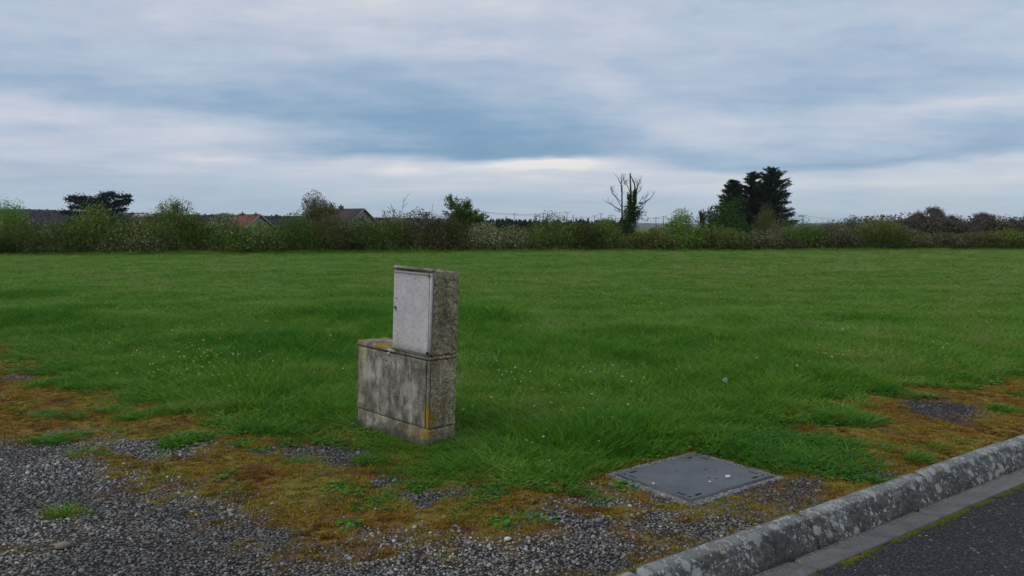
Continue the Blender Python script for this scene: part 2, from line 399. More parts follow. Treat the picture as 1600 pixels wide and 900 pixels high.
# ---------------------------------------------------------------- road, gutter, kerb
def m_asphalt(t, b):
    p = t.node('ShaderNodeNewGeometry').outputs['Position']
    vc = t.vor(p, 95, out='Color'); vd = t.vor(p, 95); n = t.noise(p, 2.5, 5)
    big_ = t.vor(p, 34, out='Distance'); bc = t.sep(t.vor(p, 34, out='Color'))[0]
    c = t.ramp(t.sep(vc)[0], [(0, (.016, .016, .018)), (.55, (.038, .038, .041)), (.9, (.075, .074, .074)), (1, (.15, .145, .14))])
    c = t.mix(t.rng(vd, .3, .62), c, (.010, .010, .011))
    c = t.mix(t.m('MULTIPLY', t.m('GREATER_THAN', bc, .93), t.m('LESS_THAN', big_, .28)), c, (.22, .215, .20))
    c = t.mix(1, c, t.ramp(n, [(.3, .75), (.7, 1.15)]), 'MULTIPLY')
    t.put(b.inputs['Base Color'], c); b.inputs['Roughness'].default_value = .8; b.inputs['Specular IOR Level'].default_value = .35
    t.put(b.inputs['Normal'], t.bump(t.m('ADD', t.m('SUBTRACT', .7, vd), t.m('MULTIPLY', t.m('SUBTRACT', .5, big_), .8)), .9, .008))
M_asphalt = mat('asphalt', m_asphalt)
def m_kerb(t, b):
    p = t.node('ShaderNodeNewGeometry').outputs['Position']
    n1 = t.noise(p, 3, 5); n2 = t.noise(p, 34, 5, .65); n3 = t.noise(p, 160, 3)
    oi = t.node('ShaderNodeObjectInfo').outputs['Random']
    c = t.ramp(n2, [(.28, (.034, .034, .032)), (.5, (.082, .081, .077)), (.72, (.165, .163, .152))])
    c = t.mix(1, c, t.ramp(n1, [(.3, .65), (.7, 1.25)]), 'MULTIPLY')
    pw = t.vm('ADD', p, t.vm('MULTIPLY', t.noise(p, 34, 4, .65, col=True), (.055, .055, .055)))
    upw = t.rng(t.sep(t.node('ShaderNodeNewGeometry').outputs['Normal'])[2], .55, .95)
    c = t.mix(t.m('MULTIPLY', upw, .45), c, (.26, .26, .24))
    for sc_, th, dens, col in ((15, .38, .30, (.30, .31, .285)), (27, .36, .42, (.38, .38, .35)), (52, .36, .36, (.38, .38, .355)), (95, .34, .38, (.33, .33, .31)), (9.0, .36, .47, (.24, .25, .225))):
        dd = t.vor(pw, sc_); rc = t.sep(t.vor(pw, sc_, out='Color'))[0]
        thr = t.m('MULTIPLY', t.m('SUBTRACT', t.m('ADD', t.m('ADD', rc, t.m('MULTIPLY', upw, .14)), t.m('MULTIPLY', t.m('SUBTRACT', n1, .5), 1.3)), dens + .07), th * 2.2)
        k = t.rng(t.m('SUBTRACT', dd, thr), -.07, .05, 1, 0)
        c = t.mix(t.m('MULTIPLY', k, t.rng(n3, .3, .55, .45, .95)), c, col)
    t.put(b.inputs['Base Color'], c); b.inputs['Roughness'].default_value = .9; b.inputs['Specular IOR Level'].default_value = .3
    t.put(b.inputs['Normal'], t.bump(t.m('ADD', n3, t.m('MULTIPLY', n2, 1.2)), .55, .006))
M_kerb = mat('kerb_concrete', m_kerb)
def m_gut(t, b):
    p = t.node('ShaderNodeNewGeometry').outputs['Position']
    tq = t.m('ADD', t.m('MULTIPLY', t.sep(p)[0], float(KN[0])), t.m('MULTIPLY', t.sep(p)[1], float(KN[1])))
    n1 = t.noise(p, 4, 5, .6, .6); n2 = t.noise(p, 60, 4, .65)
    c = t.ramp(n2, [(.3, (.10, .096, .088)), (.7, (.175, .168, .152))])
    grit = t.rng(t.m('ADD', tq, t.m('MULTIPLY', t.m('SUBTRACT', n1, .5), .09)), K_FOOT + .01, K_FOOT + .075, 1, 0)
    sp = t.sep(t.vor(p, 130, out='Color'))[0]
    c = t.mix(t.m('MULTIPLY', grit, .8), c, t.ramp(sp, [(0, (.07, .06, .048)), (.7, (.15, .135, .11)), (1, (.30, .28, .25))]))
    c = t.mix(1, c, t.ramp(n1, [(.3, .6), (.7, 1.25)]), 'MULTIPLY')
    t.put(b.inputs['Base Color'], c); b.inputs['Roughness'].default_value = .88
    t.put(b.inputs['Normal'], t.bump(t.m('ADD', n2, t.m('MULTIPLY', t.m('MULTIPLY', sp, grit), .6)), .5, .005))
M_gut = mat('gutter_concrete', m_gut)
# road sheet
ss = np.concatenate([np.arange(-60, 0, 2.), np.arange(0, 9, .1), np.arange(9, 120, 2.)]); ts = np.array([K_GUT + .0, -2.0, -1.6, -1, 0, 1.5, 3.5, 5.0])
Sg, Tg = np.meshgrid(ss, ts); q = Sg.ravel()[:, None] * KU + Tg.ravel()[:, None] * KN
i = (np.arange(len(ts) - 1)[:, None] * len(ss) + np.arange(len(ss) - 1)[None]).ravel()
zz = ROAD_Z + .012 * np.minimum(1, (Tg.ravel() - K_GUT) / .8)
tag(link('road', nmesh('road', np.column_stack([q, zz]), [np.stack([i + len(ss), i + len(ss) + 1, i + 1, i], 1)], [M_asphalt], smooth=True)), kind='structure')
def extrude_block(name, prof, s0, s1, step, matl, parent, amp, seed, broken=None):
    """a kerb or gutter stone: profile (t, z) swept from s0 to s1, with worn edges and closed ends"""
    prof = np.array(prof, float); n = len(prof); S = np.linspace(s0, s1, max(3, int((s1 - s0) / step)))
    S_, = [S]
    V = np.zeros((len(S), n, 3))
    for k, s_ in enumerate(S):
        endw = max(0, 1 - min(s_ - s0, s1 - s_) / .03) ** 2
        cen = prof.mean(0)
        pr = prof + (cen - prof) * .16 * endw
        tt_ = pr[:, 0]; z_ = pr[:, 1].copy()
        n1 = fbm(s_ * 22 + 0 * tt_, tt_ * 22, z_ * 22 + seed, 3) - .5; n2 = fbm(s_ * 60 + 0 * tt_, tt_ * 60, z_ * 60 + seed + 9, 2) - .5
        top = (z_ > prof[:, 1].min() + .03)
        z_ = z_ + (n1 * amp + n2 * amp * .5) * top; tt_ = tt_ + (n2 * amp + n1 * amp * .6) * top
        V[k, :, :2] = s_ * KU + tt_[:, None] * KN; V[k, :, 2] = z_
    i = np.arange(len(S) - 1)[:, None] * n; j = np.arange(n)[None]; j2 = (j + 1) % n
    f = np.stack([i + j, i + n + j, i + n + j2, i + j2], -1).reshape(-1, 4)
    caps = np.array([list(range(n))]); capb = np.array([[(len(S) - 1) * n + k for k in range(n)][::-1]])
    me = nmesh(name, V.reshape(-1, 3), [f, caps, capb], [matl], smooth=True)
    return link(name, me, parent)
kerb = thing('kerb', 'worn grey concrete kerb speckled with pale lichen, beside the asphalt road', 'kerb'); kerb['kind'] = 'structure'; del kerb['category']; del kerb['label']
gut = bpy.data.objects.new('gutter', None); COL.objects.link(gut); gut['kind'] = 'structure'
kprof = [(K_BACK, -.22), (K_BACK, -.05), (K_BACK - .004, -.008), (K_BACK + .004, .004), (K_BACK + .025, .005), (K_BACK + .045, .003), (K_RIDGE - .014, 0), (K_RIDGE - .002, -.006), (K_RIDGE + .008, -.017),
         (K_RIDGE + .034, -.056), (K_RIDGE + .056, -.094), (K_FOOT, -.128), (K_FOOT, -.22)]
gprof = [(K_FOOT + .004, -.22), (K_FOOT + .004, -.136), (K_FOOT + .03, -.138), (K_FOOT + .08, -.137), (K_FOOT + .10, -.129), (K_FOOT + .14, -.125), (K_GUT - .012, -.124), (K_GUT - .004, -.129), (K_GUT - .004, -.22)]
for k in range(-5, 8):
    s0 = 3.60 + 1.18 * k
    extrude_block('kerb_stone', [(a, b_ + [0, .004, -.003, .002][k % 4]) for a, b_ in kprof], s0 + .004, s0 + 1.175, .012 if -2 <= k + 1 <= 4 else .03, M_kerb, kerb, .0065, k * 3.1)
    extrude_block('gutter_slab', [(a, b_ + [0, .003, -.002, .001][k % 4]) for a, b_ in gprof], s0 - .25 + .003, s0 - .25 + 1.177, .03, M_gut, gut, .003, k * 5.7)

# ---------------------------------------------------------------- concrete and metal of the meter cabinet
def m_cab(rough_side):
    def f(t, b):
        p = t.node('ShaderNodeTexCoord').outputs['Object']
        n0 = t.noise(p, 3.2, 5, .6, .4); n1 = t.noise(p, 11, 5, .65); n2 = t.noise(p, 60, 4, .65); n3 = t.noise(p, 190, 2)
        px_, py_, pz_ = t.sep(p)[0:3]
        if rough_side:
            vc = t.sep(t.vor(p, 95, out='Color'))[0]; vd = t.vor(p, 95)
            c = t.ramp(vc, [(0, (.07, .06, .042)), (.5, (.22, .20, .145)), (.8, (.38, .35, .28)), (1, (.60, .58, .50))])
            c = t.mix(t.rng(vd, .35, .65), c, (.07, .06, .04))
            c = t.mix(.55, c, t.ramp(t.noise(p, 34, 5, .7), [(.30, (.07, .058, .036)), (.44, (.24, .215, .155)), (.58, (.40, .375, .29)), (.70, (.62, .60, .52))]))
            c = t.mix(.8, c, t.ramp(t.noise(t.vm('MULTIPLY', p, (5, 5, 2)), 2.6, 4, .6), [(.3, (.42, .40, .34)), (.5, (.9, .88, .80)), (.72, (1.3, 1.28, 1.2))]), 'MULTIPLY')
            hgt = t.m('ADD', t.m('MULTIPLY', t.m('SUBTRACT', .7, vd), 1.3), n2); bs = .9
        else:
            st = t.noise(t.vm('MULTIPLY', p, (7, 7, 3.6)), 1.9, 6, .66, .3)
            c = t.ramp(st, [(.34, (.075, .071, .062)), (.47, (.135, .13, .118)), (.58, (.23, .225, .205)), (.70, (.42, .41, .38))])
            c = t.mix(.75, c, t.ramp(n1, [(.3, .55), (.5, .95), (.75, 1.35)]), 'MULTIPLY')
            c = t.mix(t.rng(n2, .56, .64, 0, .8), c, (.035, .034, .032))
            hgt = t.m('ADD', n2, n1); bs = .35
        def spot(x, y, z, rx, rz, col, amt, ny=.5):
            nonlocal c
            q = t.vm('MULTIPLY', t.vm('SUBTRACT', p, (x, y, z)), (1 / rx, 1 / ny, 1 / rz))
            ln_ = t.node('ShaderNodeVectorMath', {0: q}, operation='LENGTH').outputs['Value']
            k = t.rng(t.m('ADD', ln_, t.m('MULTIPLY', t.m('SUBTRACT', n1, .5), 2.2)), .55, 1.0, 1, 0)
            k = t.m('MULTIPLY', k, t.rng(n2, .32, .5, .35, 1))
            c = t.mix(t.m('MULTIPLY', k, amt), c, col)
        orange = (.235, .15, .02); pale = (.36, .37, .24); white = (.42, .42, .40)
        spot(.805, .0, .20, .035, .13, orange, .95, .08); spot(.79, 0, .10, .08, .05, orange, .8, .1); spot(.84, .02, .52, .02, .07, orange, .8, .05)
        spot(.66, 0, .09, .14, .04, orange, .45); spot(.05, 0, .66, .1, .03, orange, .9); spot(.28, 0, .635, .08, .022, orange, .95); spot(.38, .0, .64, .04, .025, orange, .9)
        spot(.08, 0, .55, .05, .10, pale, .5); spot(.13, 0, .45, .06, .10, white, .55); spot(.26, 0, .47, .05, .09, white, .5); spot(.62, 0, .36, .10, .08, white, .40)
        spot(.30, 0, .12, .1, .05, pale, .35); spot(.06, 0, .22, .06, .05, pale, .3); spot(.83, .19, .50, .1, .055, pale, .75, .05); spot(.83, .12, .56, .1, .03, pale, .4, .04)
        spot(.83, .12, .03, .06, .07, (.20, .19, .12), .7, .2); spot(.05, 0, .11, .03, .02, orange, .9)
        spot(.83, .13, 1.18, .2, .05, (.28, .29, .19), .65, .2)
        foot_tone = t.rng(t.m('ADD', pz_, t.m('MULTIPLY', t.m('SUBTRACT', n1, .5), .15)), .02, .09, .75, 0)  # darker greenish tone towards the foot, with a ragged upper edge
        c = t.mix(foot_tone, c, (.045, .05, .028))
        c = t.mix(1, c, (1.30, 1.22, 1.08), 'MULTIPLY')
        t.put(b.inputs['Base Color'], c); b.inputs['Roughness'].default_value = .93; b.inputs['Specular IOR Level'].default_value = .25
        t.put(b.inputs['Normal'], t.bump(hgt, bs, .006))
    return f
M_cab = mat('weathered_concrete', m_cab(False)); M_agg = mat('exposed_aggregate', m_cab(True))
def m_door(t, b):
    p = t.node('ShaderNodeTexCoord').outputs['Object']
    n1 = t.noise(p, 7, 4); n2 = t.noise(p, 42, 4, .6)
    st = t.noise(t.vm('MULTIPLY', p, (1, 1, .28)), 46, 4, .6)
    c = t.ramp(n1, [(.3, (.47, .43, .43)), (.7, (.58, .54, .535))])
    c = t.mix(t.rng(st, .56, .72, 0, .42), c, (.22, .22, .20)); c = t.mix(t.rng(t.noise(p, 75, 4, .7), .55, .66, 0, .75), c, (.17, .17, .145))
    pz_ = t.sep(p)[2]; px_ = t.sep(p)[0]
    c = t.mix(t.m('MULTIPLY', t.rng(t.m('ADD', pz_, t.m('MULTIPLY', n2, .05)), 1.15, 1.20), .5), c, (.15, .16, .11))
    c = t.mix(t.m('MULTIPLY', t.rng(t.m('ADD', pz_, t.m('MULTIPLY', n2, -.07)), .60, .66, 1, 0), .55), c, (.13, .135, .10))
    t.put(b.inputs['Base Color'], c); b.inputs['Roughness'].default_value = .6
    t.put(b.inputs['Normal'], t.bump(n2, .15, .003))
M_door = mat('weathered_paint', m_door)
M_dark = flat('dark_gap', (.012, .012, .011), .9)
M_steel = flat('dull_steel', (.22, .21, .20), .5, .3, 60, .6)

def grid_box(lo, hi, step, amp, freq=30, topz=None, round_=.004):
    """closed gridded box with worn, uneven faces; per-face id 0 front(-y) 1 right(+x) 2 others"""
    lo = np.array(lo, float); hi = np.array(hi, float); V = []; Fs = []; ids = []; n = 0
    for ax in range(3):
        for sgn in (0, 1):
            u_, v_ = [(1, 2), (2, 0), (0, 1)][ax]
            nu = max(2, int(round((hi[u_] - lo[u_]) / step)) + 1); nv = max(2, int(round((hi[v_] - lo[v_]) / step)) + 1)
            U, Vv = np.meshgrid(np.linspace(lo[u_], hi[u_], nu), np.linspace(lo[v_], hi[v_], nv))
            P = np.zeros((nu * nv, 3)); P[:, u_] = U.ravel(); P[:, v_] = Vv.ravel(); P[:, ax] = hi[ax] if sgn else lo[ax]
            i = (np.arange(nv - 1)[:, None] * nu + np.arange(nu - 1)[None]).ravel()
            f = np.stack([i, i + 1, i + nu + 1, i + nu], 1) if sgn else np.stack([i, i + nu, i + nu + 1, i + 1], 1)
            V.append(P); Fs.append(f + n); n += len(P)
            ids += [0 if (ax == 1 and not sgn) else 1] * len(f)
    P = np.concatenate(V); c = (lo + hi) / 2; hd = (hi - lo) / 2
    q = (P - c) / hd; near = (np.abs(P - c) > hd - 1e-6).sum(1)
    k = np.where(near >= 2, round_, 0)[:, None]
    P2 = P - np.sign(q) * (np.abs(P - c) > hd - 1e-6) * k
    a = np.stack([fbm(P[:, 0] * freq, P[:, 1] * freq, P[:, 2] * freq + s_, 4) - .5 for s_ in (0, 31, 67)], 1)
    nrm = (np.abs(P - c) > hd - 1e-6) * np.sign(q)
    ampv = np.where((P[:, 1] < lo[1] + 1e-6), amp * .25, amp)[:, None]
    P2 = P2 + nrm * a * 2 * ampv
    if topz is not None:
        k = (P[:, 2] > hi[2] - 1e-6); P2[k, 2] -= topz * (P[k, 1] - lo[1]) / (hi[1] - lo[1])
    return P2, [np.concatenate(Fs)], ids
cabm = Matrix.Rotation(R(2.0), 4, 'Y') @ Matrix.Rotation(R(-44.6), 4, 'Z')
cab = thing('meter_cabinet', 'stepped grey concrete meter cabinet with a pale door, leaning at the edge of the grass', 'meter cabinet')
cab.matrix_world = Matrix.Translation((c0[0], c0[1], 0)) @ cabm @ Matrix.Translation((-CL, 0, 0))
def cpart(name, lo, hi, step, amp, mats, topz=None, par=None, round_=.004, freq=30):
    P, Fs, ids = grid_box(lo, hi, step, amp, freq, topz, round_)
    return link(name, nmesh(name, P, Fs, mats, midx=ids if len(mats) > 1 else None, smooth=True), par or cab)
cpart('plinth', (0.004, 0.004, -.15), (CL, CD, .133), .008, .009, [M_cab, M_agg])
cpart('lower_body', (0, .012, .136), (CL, CD, .599), .007, .011, [M_cab, M_agg], freq=38)
cpart('lower_door', (.006, -.004, .139), (CL - .034, .0115, .596), .01, .0015, [M_cab], round_=.003)
cpart('corner_post', (CL - .031, -.001, .137), (CL - .002, .0115, .597), .008, .003, [M_cab], round_=.003)
cpart('step_slab', (-.004, -.006, .602), (.408, CD, .640), .008, .004, [M_cab])
cpart('step_slab', (.4085, -.0035, .6005), (CL + .001, CD, .627), .008, .005, [M_cab, M_agg], freq=38)['label'] = 'thin concrete band under the pale door'
cpart('upper_body', (.412, .014, .631), (CL + .002, CD, 1.203), .007, .013, [M_cab, M_agg], topz=.022, freq=40)
cpart('cap', (.408, -.008, 1.192), (CL + .001, .03, 1.214), .007, .002, [M_cab])
dr = cpart('upper_door', (.418, -.006, .640), (CL - .022, .0135, 1.183), .03, .0004, [M_door], round_=.002)
def small(name, build, m_, par):
    mb = MB(); build(mb); o = mb.build(name, m_, par); return o
small('hinge_rail', lambda q: q.box((CL - .018, -.003, .640), (CL - .004, .0135, 1.185), bev=.002), M_door, cab)
small('drip_rail', lambda q: q.box((.43, -.0095, 1.168), (CL - .03, -.0065, 1.179), bev=.001), M_door, dr)
small('sill_strip', lambda q: q.box((.414, -.010, .630), (CL - .01, .010, .6375), bev=.001), M_steel, cab)
def lockb(q):
    an = np.linspace(0, 2 * math.pi, 17)[:-1]
    for r_, y_ in ((.013, -.012), (.007, -.013)):
        V = np.concatenate([np.stack([.448 + r_ * np.cos(an), 0 * an - .006, .925 + r_ * np.sin(an)], 1), np.stack([.448 + r_ * np.cos(an), 0 * an + y_, .925 + r_ * np.sin(an)], 1)])
        q.add(V, [[(i, (i + 1) % 16, 16 + (i + 1) % 16, 16 + i) for i in range(16)], [tuple(range(16, 32))]])
small('lock', lockb, M_steel, dr)
small('keyhole', lambda q: q.box((.445, -.0138, .918), (.452, -.0125, .934)), M_dark, dr)
small('lock_slot', lambda q: q.box((.447, -.0075, .900), (.470, -.0055, .904)), M_dark, dr)
small('lock_slot', lambda q: q.box((.446, -.0075, .985), (.466, -.0055, .989)), M_dark, dr)
small('hinge', lambda q: q.box((CL - .030, -.012, .640), (CL - .012, -.004, .660), bev=.003), M_dark, cab)
small('hinge', lambda q: q.box((CL - .036, -.013, 1.160), (CL - .016, -.004, 1.180), bev=.003), M_steel, cab)
def crust(q):
    rg = np.random.default_rng(3)
    for k in range(9):
        cx_, cz_ = .37 + k * .008 + rg.normal() * .003, .622 - abs(rg.normal()) * .012
        an = np.linspace(0, 2 * math.pi, 9)[:-1]; r_ = rg.uniform(.006, .013)
        V = np.concatenate([np.stack([cx_ + r_ * 1.4 * np.cos(an), 0 * an - .004, cz_ + r_ * np.sin(an)], 1), np.stack([cx_ + r_ * np.cos(an), 0 * an - .012, cz_ + .7 * r_ * np.sin(an)], 1)])
        q.add(V, [[(i, (i + 1) % 8, 8 + (i + 1) % 8, 8 + i) for i in range(8)], [tuple(range(8, 16))]])
small('lime_crust', crust, flat('lime', (.48, .47, .42), .9), cab)
small('door_seam', lambda q: q.box((.408, -.0052, .15), (.4105, -.0045, .58)), flat('seam', (.20, .20, .19), .9), cab)
def mark(q):
    q.box((CL - .0, .035, .092), (CL + .004, .17, .098)); q.box((CL - .0, .04, .055), (CL + .004, .15, .059))
small('cast_mark', mark, M_cab, cab)

# ---------------------------------------------------------------- inspection cover
man = thing('inspection_cover', 'square blue-grey metal inspection cover in a concrete rim, set in the gravel near the kerb', 'manhole cover', (cen[0], cen[1], .006), rz=th)
def m_cover(t, b):
    p = t.node('ShaderNodeTexCoord').outputs['Object']
    n1 = t.noise(p, 5, 5, .6, .4); n2 = t.noise(p, 70, 4, .6)
    q = t.node('ShaderNodeMapping', {'Vector': p, 'Rotation': (0, 0, R(45))}).outputs[0]
    bx, by, _ = t.sep(q)[0:3]
    wv = t.m('MULTIPLY', t.m('SINE', t.m('MULTIPLY', bx, 210)), t.m('SINE', t.m('MULTIPLY', by, 210)))
    c = t.ramp(n1, [(.3, (.075, .080, .084)), (.5, (.128, .134, .140)), (.62, (.16, .158, .150)), (.75, (.11, .095, .07))])
    c = t.mix(t.rng(n2, .55, .7, 0, .6), c, (.05, .05, .05))
    c = t.mix(t.rng(wv, -.35, .15, .8, 0), c, (.03, .032, .034))
    t.put(b.inputs['Base Color'], c); b.inputs['Metallic'].default_value = .15; b.inputs['Roughness'].default_value = .5
    t.put(b.inputs['Normal'], t.bump(t.m('ADD', t.rng(wv, -.3, .4), t.m('MULTIPLY', n2, .5)), .45, .003))
M_cover = mat('cast_cover', m_cover)
def m_rim(t, b):
    p = t.node('ShaderNodeTexCoord').outputs['Object']
    n1 = t.noise(p, 9, 5); vc = t.sep(t.vor(p, 110, out='Color'))[0]; vd = t.vor(p, 110)
    c = t.ramp(vc, [(0, (.07, .064, .056)), (.6, (.16, .15, .135)), (1, (.32, .31, .285))])
    c = t.mix(1, c, t.ramp(n1, [(.3, .65), (.7, 1.3)]), 'MULTIPLY')
    t.put(b.inputs['Base Color'], c); b.inputs['Roughness'].default_value = .92
    t.put(b.inputs['Normal'], t.bump(t.m('SUBTRACT', .7, vd), .7, .006))
M_rim = mat('pebbly_concrete', m_rim)
def plate(name, hx, hy, z0, z1, holes, m_, par):
    xs = sorted({-hx, hx} | {h[0] for h in holes} | {h[2] for h in holes}); ys = sorted({-hy, hy} | {h[1] for h in holes} | {h[3] for h in holes})
    q = MB(); eps = 1e-6
    def hole(x_, y_): return any(h[0] < x_ < h[2] and h[1] < y_ < h[3] for h in holes)
    for a, b_ in zip(xs, xs[1:]):
        for c_, d_ in zip(ys, ys[1:]):
            zt = z1 - .014 if hole((a + b_) / 2, (c_ + d_) / 2) else z1
            q.add([(a, c_, zt), (b_, c_, zt), (b_, d_, zt), (a, d_, zt)], [[(0, 1, 2, 3)]])
    for h in holes:
        a, c_, b_, d_ = h; zt = z1 - .014
        q.add([(a, c_, z1), (b_, c_, z1), (b_, d_, z1), (a, d_, z1), (a, c_, zt), (b_, c_, zt), (b_, d_, zt), (a, d_, zt)], [[(4, 5, 1, 0), (5, 6, 2, 1), (6, 7, 3, 2), (7, 4, 0, 3)]])
    q.add([(-hx, -hy, z0), (hx, -hy, z0), (hx, hy, z0), (-hx, hy, z0), (-hx, -hy, z1), (hx, -hy, z1), (hx, hy, z1), (-hx, hy, z1)], [[(0, 1, 5, 4), (1, 2, 6, 5), (2, 3, 7, 6), (3, 0, 4, 7)]])
    return q.build(name, m_, par)
hx, hy = La - .012, Lb - .012; holes = []
for sx_ in (-1, 1):
    for sy_ in (-1, 1):
        def H_(cx_, cy_, w_, h_): holes.append((cx_ - w_ / 2, cy_ - h_ / 2, cx_ + w_ / 2, cy_ + h_ / 2))
        H_(sx_ * (hx - .032), sy_ * (hy - .095), .020, .058); H_(sx_ * (hx - .095), sy_ * (hy - .032), .058, .020); H_(sx_ * (hx - .03), sy_ * (hy - .03), .02, .02)
for a, b_ in ((-.02, .12), (.14, .03), (.17, -.03), (.03, -.09), (.05, -.13)): holes.append((a - .008, b_ - .008, a + .008, b_ + .008))
plate('cover_plate', hx, hy, -.02, .010, holes, M_cover, man)
for k, h in enumerate(holes):
    q = MB(); q.box((h[0] + .001, h[1] + .001, -.003), (h[2] - .001, h[3] - .001, .0005)); q.build('slot' if k < 12 else 'lifting_hole', M_dark, man)
fr = MB()
for a, b_ in (((-La, -Lb), (La, -Lb + .009)), ((-La, Lb - .009), (La, Lb)), ((-La, -Lb + .009), (-La + .009, Lb - .009)), ((La - .009, -Lb + .009), (La, Lb - .009))): fr.box((*a, -.03), (*b_, .009), bev=.001)
fr.build('frame', flat('cover_frame', (.09, .095, .105), .5, .3, 50, .3), man)
ro = .052
for a, b_ in (((-La - ro, -Lb - ro), (La + ro, -Lb - .001)), ((-La - ro * .8, Lb + .001), (La + ro, Lb + ro)), ((-La - ro, -Lb), (-La - .001, Lb)), ((La + .001, -Lb), (La + ro, Lb))):
    P, Fs, ids = grid_box((*a, -.06), (*b_, .007), .012, .005, 34)
    link('rim_beam', nmesh('rim_beam', P, Fs, [M_rim], smooth=True), man)

def pebble_mesh(name, seed, sx_=1, sy_=.75, sz_=.5, sub=1, mats=()):
    import bmesh
    bm = bmesh.new(); bmesh.ops.create_icosphere(bm, subdivisions=sub, radius=1)
    V = np.array([v_.co[:] for v_ in bm.verts]); Fc = np.array([[v_.index for v_ in f.verts] for f in bm.faces]); bm.free()
    r_ = .75 + .5 * fbm(V[:, 0] * 1.3 + seed * 3, V[:, 1] * 1.3, V[:, 2] * 1.3 + seed, 2)
    V = V * r_[:, None] * (sx_, sy_, sz_)
    return nmesh(name, V, [Fc], mats, smooth=True)
M_white = flat('white_stone', (.62, .61, .58), .8, .1, 30)
def lone_stone(name, px, py, r_, label, m_, z=.0, sq=(1, .7, .5), cat='stone', rz=.4):
    c_ = W(px, py); me_ = pebble_mesh(name, px, *sq, sub=2, mats=[m_]); o = link(name, me_, None, (c_[0], c_[1], z + r_ * sq[2] * .8)); o.scale = (r_,) * 3; o.rotation_euler = (0, 0, rz)
    return tag(o, label, cat)
lone_stone('white_pebble', 1137, 750, .019, 'bright white pebble lying on the inspection cover', M_white, .014)
lone_stone('pebble', 1109, 757, .009, 'small pale pebble at the middle of the inspection cover', M_white, .014)
lone_stone('pebble', 1021, 760, .010, 'small pale pebble on the left half of the inspection cover', M_white, .014)
M_tan = flat('tan_stone', (.24, .20, .13), .85, .3, 20)
lone_stone('stone', 98, 858, .033, 'largest yellowish stone in the grey gravel at the lower left', M_tan, .006)
lone_stone('stone', 360, 802, .020, 'pinkish tan pebble at the border of moss and gravel', flat('pink_stone', (.36, .26, .18), .85, .2, 20), .006)
lone_stone('stone', 793, 846, .018, 'pale rounded pebble in the dark gravel below the moss', M_white, .006)
lone_stone('stone', 1131, 868, .018, 'light grey pebble beside the kerb in dark gravel', M_tan, .006)
lone_stone('stone', 1490, 877, .011, 'whitish grit stone lying on the dark asphalt', M_white, ROAD_Z + .01)

# ---------------------------------------------------------------- pebbles, moss, grass (nobody could count them)
def inst_mat(name, stops, spec=.3, rough=.85, isl=.35, transl=0, bump_=0):
    def f(t, b):
        tn = t.attr('tint', 'INSTANCER', 'Fac'); ri = t.node('ShaderNodeNewGeometry').outputs['Random Per Island']
        k = t.m('ADD', tn, t.m('MULTIPLY', t.m('SUBTRACT', ri, .5), isl), clamp=True)
        c = t.ramp(k, stops)
        t.put(b.inputs['Base Color'], c); b.inputs['Roughness'].default_value = rough; b.inputs['Specular IOR Level'].default_value = spec
        if bump_:
            p = t.node('ShaderNodeNewGeometry').outputs['Position']; t.put(b.inputs['Normal'], t.bump(t.noise(p, 220, 3), bump_, .003))
        if transl:
            out = t.n['Material Output']; tb = t.node('ShaderNodeBsdfTranslucent', {'Color': t.mix(1, c, (1.0, 1.25, .55), 'MULTIPLY')})
            mx = t.node('ShaderNodeMixShader', {0: transl, 1: b.outputs[0], 2: tb.outputs[0]}); t.l.new(mx.outputs[0], out.inputs[0])
    return mat(name, f)
M_peb = inst_mat('gravel_stone', [(0, (.05, .047, .044)), (.28, (.135, .122, .106)), (.6, (.255, .238, .212)), (.88, (.38, .355, .32)), (1, (.56, .54, .49))], isl=0, bump_=.5)
M_moss = inst_mat('moss', [(0, (.085, .030, .010)), (.25, (.165, .085, .014)), (.5, (.25, .170, .022)), (.75, (.27, .23, .034)), (1, (.12, .16, .03))], spec=.1, isl=.3)
M_grass = inst_mat('grass_blade', [(0, (.030, .125, .005)), (.3, (.066, .212, .008)), (.55, (.124, .290, .013)), (.8, (.205, .330, .030)), (.93, (.30, .33, .07)), (1, (.28, .25, .13))], spec=.25, rough=.6, isl=.85, transl=.28)

def sow(n, y0, y1, wid=.80, pad=1.2):
    y = rng.uniform(y0, y1, n); x = rng.uniform(-1, 1, n) * (wid * y1 + pad)
    k = np.abs(x) < wid * y + pad
    x, y = x[k], y[k]; tt = x * KN[0] + y * KN[1]; k = tt < K_BACK - .004
    return x[k], y[k]
def place(x, y, dz=0):
    g, v, ln = ground_masks(x, y); return g, v, ln, ground_z(x, y, g, v) + dz
# gravel
src = [pebble_mesh('gravel_source', k, 1, rng.uniform(.6, .9), rng.uniform(.4, .65), 1, [M_peb]) for k in range(8)]
x, y = sow(360000, 2.75, 10.5, .70, .3)
g, v, ln, z = place(x, y)
k = (rng.random(len(x)) < v * 1.15 * np.clip(1.5 - y / 12, .3, 1) + .02 + .10 * (fbm(x * 3, y * 3, 44) > .55) * (y < 5.2)) & (g < .35) & ~in_man(x, y, .030) & ~in_cab(x, y)
x, y, z, v = x[k], y[k], z[k], v[k]; n = len(x); z = np.where(in_man(x, y, .058), .009, z)
r_ = rng.lognormal(-5.12, .38, n).clip(.004, .018)
tone = .50 + (fbm(x * 2.1, y * 2.1, 77) - .5) * .75 + rng.normal(0, .21, n) - .22 * np.clip((x - .2) * .7, 0, 1) - .25 * (y > 5.6)
o = scatter('gravel', np.stack([x, y, z + r_ * .25], 1), np.stack([rng.normal(0, .35, n), rng.normal(0, .35, n), rng.uniform(0, 6.28, n)], 1), np.stack([r_, r_, r_], 1), rng.integers(0, 8, n), tone.clip(0, 1), src, M_peb)
tag(o, 'grey gravel strewn over the verge between moss and kerb', 'gravel', kind='stuff'); print('gravel', n)
